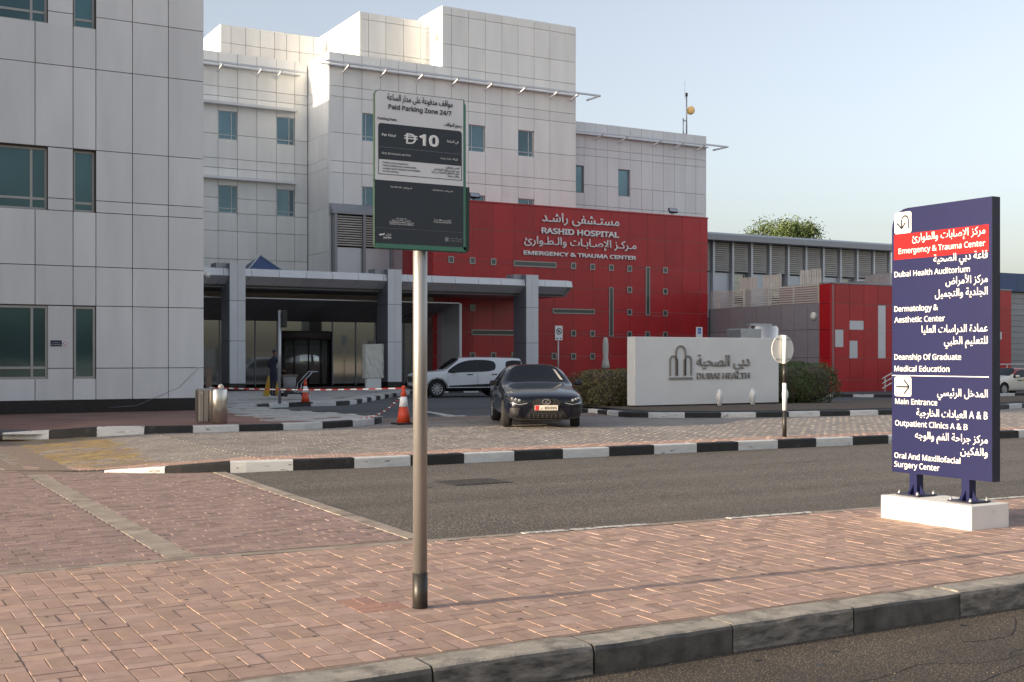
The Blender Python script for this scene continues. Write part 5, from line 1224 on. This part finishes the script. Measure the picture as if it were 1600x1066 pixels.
def S9(zb, wb, p2, p3, p4, p5, p6, p7, z8): return [(0, zb), (wb, zb), p2, p3, p4, p5, p6, p7, (0, z8)]
SED = [
 (2.34, S9(.32, .50, (.60, .36), (.64, .47), (.63, .58), (.57, .64), (.50, .66), (.26, .675), .68)),
 (2.24, S9(.20, .66, (.78, .27), (.81, .46), (.80, .61), (.72, .70), (.62, .725), (.32, .74), .745)),
 (1.98, S9(.17, .74, (.87, .27), (.90, .50), (.885, .68), (.80, .775), (.68, .80), (.36, .82), .825)),
 (1.45, S9(.17, .76, (.895, .28), (.91, .54), (.90, .76), (.82, .85), (.70, .875), (.38, .90), .905)),
 (.98, S9(.17, .76, (.89, .28), (.905, .56), (.90, .84), (.82, .905), (.72, .935), (.4, .965), .97)),
 (.70, S9(.17, .76, (.89, .28), (.905, .57), (.90, .89), (.83, .945), (.76, .975), (.42, 1.01), 1.02)),
 (.06, S9(.17, .76, (.89, .28), (.905, .58), (.90, .925), (.655, 1.33), (.56, 1.39), (.32, 1.425), 1.432)),
 (-.40, S9(.17, .76, (.89, .28), (.905, .58), (.90, .94), (.645, 1.35), (.55, 1.41), (.32, 1.438), 1.442)),
 (-.48, S9(.17, .76, (.89, .28), (.905, .58), (.90, .942), (.64, 1.35), (.55, 1.41), (.32, 1.436), 1.44)),
 (-1.12, S9(.17, .76, (.89, .28), (.905, .58), (.90, .965), (.64, 1.30), (.54, 1.37), (.32, 1.395), 1.40)),
 (-1.42, S9(.18, .76, (.895, .29), (.91, .59), (.895, .985), (.68, 1.17), (.58, 1.25), (.34, 1.285), 1.29)),
 (-1.82, S9(.19, .76, (.89, .30), (.905, .60), (.885, .985), (.76, 1.04), (.68, 1.07), (.38, 1.085), 1.09)),
 (-2.20, S9(.22, .74, (.85, .32), (.87, .60), (.85, .92), (.76, 1.00), (.66, 1.025), (.36, 1.04), 1.045)),
 (-2.34, S9(.30, .66, (.78, .36), (.81, .60), (.79, .86), (.70, .95), (.6, .975), (.3, .99), .995))]
def sedan(name, loc, rz, label, paint, roof=None, full=True):
    t = thing(name, loc, label, 'car', None, rz)
    gl = lambda i, k: (i in (5, 6, 8) and k == 4) or (i == 5 and k in (6, 7)) or (i in (9, 10) and k in (6, 7))
    tr = lambda i, k: (i == 7 and k == 4)
    bvh = car_body(SED, gl, tr, t, [paint, 'car_glass', 'trim_black'], (1.4, -1.4), .325, .905)
    for x in (1.4, -1.4):
        for s in (-1, 1): wheel(t, x, s*.79, .325, .225, 'alloy', 10, R(-9) if (x > 0 and full) else 0)
    for s in (-1, 1): mirror(t, .52, s*.90, .93, paint)
    return t, bvh
DZ = 0.16
sc_, bv = sedan('sedan', (14.85, 24.95, DZ), math.atan2(-.915, -.403), 'black sedan facing the camera on the paved forecourt', 'paint_black')
spind = [(-.20, .675), (.20, .675), (.33, .61), (.30, .50), (.42, .35), (.52, .22), (-.52, .22), (-.42, .35), (-.30, .50), (-.33, .61)]
gr_ = patch(bv, spind, 'X', 'void', 'grille', sc_, .008, .04)
for k in range(9):
    z = .26+k*.045; hwid = .40 if z < .34 else .24 if z < .56 else .22
    pts = [Vector((0, yv, z)) for yv in [(-hwid+2*hwid*j/8) for j in range(9)]]
    b = MB(); line = []
    for p in pts:
        h = bv.ray_cast(Vector((6, p.y, p.z)), Vector((-1, 0, 0))); line.append((h[0] if h[0] else Vector((2.2, p.y, p.z)))+Vector((.012, 0, 0)))
    b.tube([tuple(p) for p in line], .006, 5); b.build('grille_bar', 'pole_black', gr_, True)
for s in (-1, 1):
    hl = patch(bv, [(s*.40, .615), (s*.60, .655), (s*.80, .735), (s*.845, .69), (s*.80, .615), (s*.60, .575)], 'X', 'trim_black', 'headlight', sc_, .009, .03)
    for q in range(3):
        yv = s*(.60+.075*q); h = bv.ray_cast(Vector((6, yv, .64+.018*q)), Vector((-1, 0, 0)))
        o = MB().lathe([(.03, .0), (.032, .02), (.02, .028)], (0, 0, 0), 14, 'Y').build('projector', 'lamp_lens', hl, True); o.rotation_euler = (0, 0, R(-90)); o.location = h[0]+Vector((.006, 0, 0))
    patch(bv, [(s*.42, .585), (s*.60, .552), (s*.80, .592), (s*.80, .578), (s*.60, .535), (s*.43, .568)], 'X', 'lamp_lens', 'daytime_lamp', sc_, .011, .03)
    patch(bv, [(s*.56, .48), (s*.80, .47), (s*.82, .28), (s*.66, .24)], 'X', 'trim_black', 'side_intake', sc_, .007, .04)
    patch(bv, [(s*.50, .22), (s*.64, .23), (s*.60, .50), (s*.56, .50), (s*.57, .34)], 'X', 'paint_black', 'intake_blade', sc_, .016, .03)
    for dx in (.35, -.62): patch(bv, [(dx-.09, .80), (dx+.09, .80), (dx+.09, .825), (dx-.09, .825)], 'Y', 'chrome', 'door_handle', sc_, .02, .03, s)
    patch(bv, [(.95, .20), (.955, .20), (.90, .86), (.895, .86)], 'Y', 'trim_black', 'door_gap', sc_, .002, .03, s); patch(bv, [(-.44, .20), (-.445, .20), (-.45, .88), (-.455, .88)], 'Y', 'trim_black', 'door_gap', sc_, .002, .03, s)
h = bv.ray_cast(Vector((6, 0, .47)), Vector((-1, 0, 0))); px_ = h[0].x+.03
npl = MB().box(px_-.012, px_, -.26, .26, .415, .53, .006).build('number_plate', 'plate_cream', sc_, True)
MB().box(px_, px_+.002, -.255, -.165, .42, .525).build('emblem_field', 'tape_red', npl, True)
text('89395', (px_+.001, -.04, .44), (0, 1, 0), (0, 0, 1), npl, 'letter_dark', width=.27, height=.07, bold=.02); text('دبي', (px_+.001, -.14, .45), (0, 1, 0), (0, 0, 1), npl, 'letter_dark', width=.06, height=.05)
h = bv.ray_cast(Vector((6, 0, .60)), Vector((-1, 0, 0))); ex = h[0].x+.014
em = MB(); bm = em.bm
for k in range(24):
    a, b = R(k*15), R(k*15+15); v = [(ex, r_*1.3*math.cos(q), .603+r_*.92*math.sin(q)) for r_, q in ((.075, a), (.075, b), (.058, b), (.058, a))]
    w = [bm.verts.new(p) for p in v]+[bm.verts.new((p[0]+.014, p[1], p[2])) for p in v]
    for i in ((4, 5, 6, 7), (0, 4, 7, 3), (1, 2, 6, 5), (0, 1, 5, 4), (3, 7, 6, 2)): bm.faces.new([w[j] for j in i])
for q in thick([(.05, .66), (-.035, .575), (.06, .575)], .011): em.prism([(a, b) for a, b in q], ex, ex+.016, 'YZ')
em.build('badge', 'chrome', sc_, True)
patch(bv, [(.56, 1.08), (.63, 1.06), (.50, 1.30), (.44, 1.32)], 'X', 'plate_cream', 'sun_shade', sc_, .004, .05)

SUVS = [
 (2.46, S9(.42, .60, (.74, .46), (.80, .62), (.80, .84), (.74, .95), (.66, .985), (.34, 1.0), 1.005)),
 (2.36, S9(.30, .74, (.88, .38), (.925, .62), (.92, .88), (.86, 1.01), (.76, 1.04), (.4, 1.06), 1.065)),
 (2.05, S9(.26, .82, (.965, .37), (.985, .66), (.975, .94), (.90, 1.07), (.78, 1.10), (.4, 1.12), 1.125)),
 (1.5, S9(.25, .84, (.985, .40), (1.0, .68), (.99, .98), (.91, 1.11), (.79, 1.14), (.4, 1.16), 1.165)),
 (1.12, S9(.25, .84, (.98, .42), (.995, .70), (.985, 1.04), (.91, 1.14), (.82, 1.165), (.42, 1.19), 1.195)),
 (1.06, S9(.25, .84, (.98, .42), (.995, .70), (.985, 1.07), (.91, 1.15), (.84, 1.19), (.44, 1.22), 1.225)),
 (.40, S9(.25, .84, (.98, .42), (.995, .70), (.985, 1.10), (.815, 1.63), (.73, 1.71), (.4, 1.745), 1.755)),
 (-.32, S9(.25, .84, (.98, .42), (.995, .70), (.985, 1.115), (.82, 1.67), (.74, 1.755), (.42, 1.785), 1.79)),
 (-.40, S9(.25, .84, (.98, .42), (.995, .70), (.985, 1.117), (.82, 1.67), (.74, 1.755), (.42, 1.787), 1.792)),
 (-1.28, S9(.25, .84, (.98, .42), (.995, .70), (.985, 1.14), (.82, 1.665), (.74, 1.75), (.42, 1.78), 1.785)),
 (-1.66, S9(.26, .84, (.985, .42), (1.0, .72), (.985, 1.15), (.815, 1.655), (.735, 1.74), (.42, 1.765), 1.77)),
 (-2.28, S9(.30, .84, (.97, .44), (.985, .74), (.965, 1.17), (.81, 1.64), (.73, 1.725), (.42, 1.75), 1.755)),
 (-2.46, S9(.36, .80, (.93, .48), (.95, .74), (.93, 1.17), (.80, 1.62), (.72, 1.71), (.40, 1.735), 1.74)),
 (-2.60, S9(.44, .72, (.86, .52), (.88, .74), (.86, 1.12), (.78, 1.20), (.6, 1.24), (.34, 1.26), 1.27))]
ang = math.atan2(.18, -.983)
lside = Vector((math.cos(ang+math.pi/2), math.sin(ang+math.pi/2)))
mid = Vector((24.82, 47.31))-lside*.85
sv = thing('suv', (mid.x, mid.y, hz(24.8, 47.3)-.008), 'white sport utility vehicle parked by the entrance canopy', 'car', None, ang)
sbv = car_body(SUVS, lambda i, k: (i in (5, 6, 8) and k == 4) or (i in (10, 11) and k == 4) or (i == 5 and k in (6, 7)) or (i == 12 and k in (5, 6, 7)), lambda i, k: k in (0, 1) or (i == 7 and k == 4), sv, ['paint_white', 'car_glass', 'trim_black'], (1.51, -1.51), .385, .995)
for x in (1.51, -1.51):
    for s in (-1, 1): wheel(sv, x, s*.86, .385, .25, 'alloy', 10)
for s in (-1, 1):
    mirror(sv, .78, s*.98, 1.08, 'trim_black')
    for ax in (1.51, -1.51):
        pts = [(ax+.49*math.cos(R(a)), .385+.49*math.sin(R(a))) for a in range(-5, 186, 10)]+[(ax+.435*math.cos(R(a)), .385+.435*math.sin(R(a))) for a in range(185, -6, -10)]
        patch(sbv, pts, 'Y', 'trim_black', 'arch_trim', sv, .014, .04, s)
    patch(sbv, [(1.03, .46), (.98, .46), (.98, .52), (-.98, .60), (-1.03, .46)], 'Y', 'trim_black', 'sill_trim', sv, .012, .06, s)
    for dx in (.0, -1.15): patch(sbv, [(dx-.13, .99), (dx+.13, .99), (dx+.13, 1.03), (dx-.13, 1.03)], 'Y', 'trim_black', 'door_handle', sv, .025, .03, s)
    for dx in (1.02, -.36, -1.36): patch(sbv, [(dx, .55), (dx+.008, .55), (dx+.008, 1.08), (dx, 1.08)], 'Y', 'trim_black', 'door_gap', sv, .002, .03, s)
    patch(sbv, [(s*.60, .90), (s*.86, .93), (s*.90, .86), (s*.62, .80)], 'X', 'lamp_lens', 'headlight', sv, .01, .04)
    patch(sbv, [(1.98, .90), (2.28, .86), (2.30, .93), (2.0, .98)], 'Y', 'lamp_lens', 'headlight', sv, .008, .04, s)
patch(sbv, [(-.58, .93), (.58, .93), (.56, .66), (-.56, .66)], 'X', 'trim_black', 'grille', sv, .012, .05); patch(sbv, [(-.7, .52), (.7, .52), (.66, .42), (-.66, .42)], 'X', 'trim_black', 'lower_intake', sv, .012, .05)
patch(sbv, [(-.05, 1.84), (.0, 1.84), (.0, 1.85), (-.05, 1.85)], 'X', 'chrome', 'roof_rail', sv) if False else None

tx, tbv = sedan('taxi', (54.9, 42.6, hz(54, 42)), math.pi, 'cream taxi with red roof partly hidden by the navy direction sign', 'paint_cream', full=False)
ob = [o for o in tx.children if o.name.startswith('body')][0]
ob.data.materials.append(MATS['paint_red'])
for p in ob.data.polygons:
    if p.center.z > 1.08: p.material_index = 1
patch(tbv, [(.35, .74), (.0, .74), (.0, .80), (.35, .80)], 'Y', 'letter_dark', 'door_mark', tx, .004, .03, 1); patch(tbv, [(-.04, .72), (-.2, .72), (-.2, .83), (-.04, .83)], 'Y', 'yellow_plastic', 'door_emblem', tx, .004, .03, 1)
patch(tbv, [(1.95, .62), (2.2, .60), (2.16, .68), (1.96, .70)], 'Y', 'lamp_lens', 'headlight', tx, .008, .03, 1)
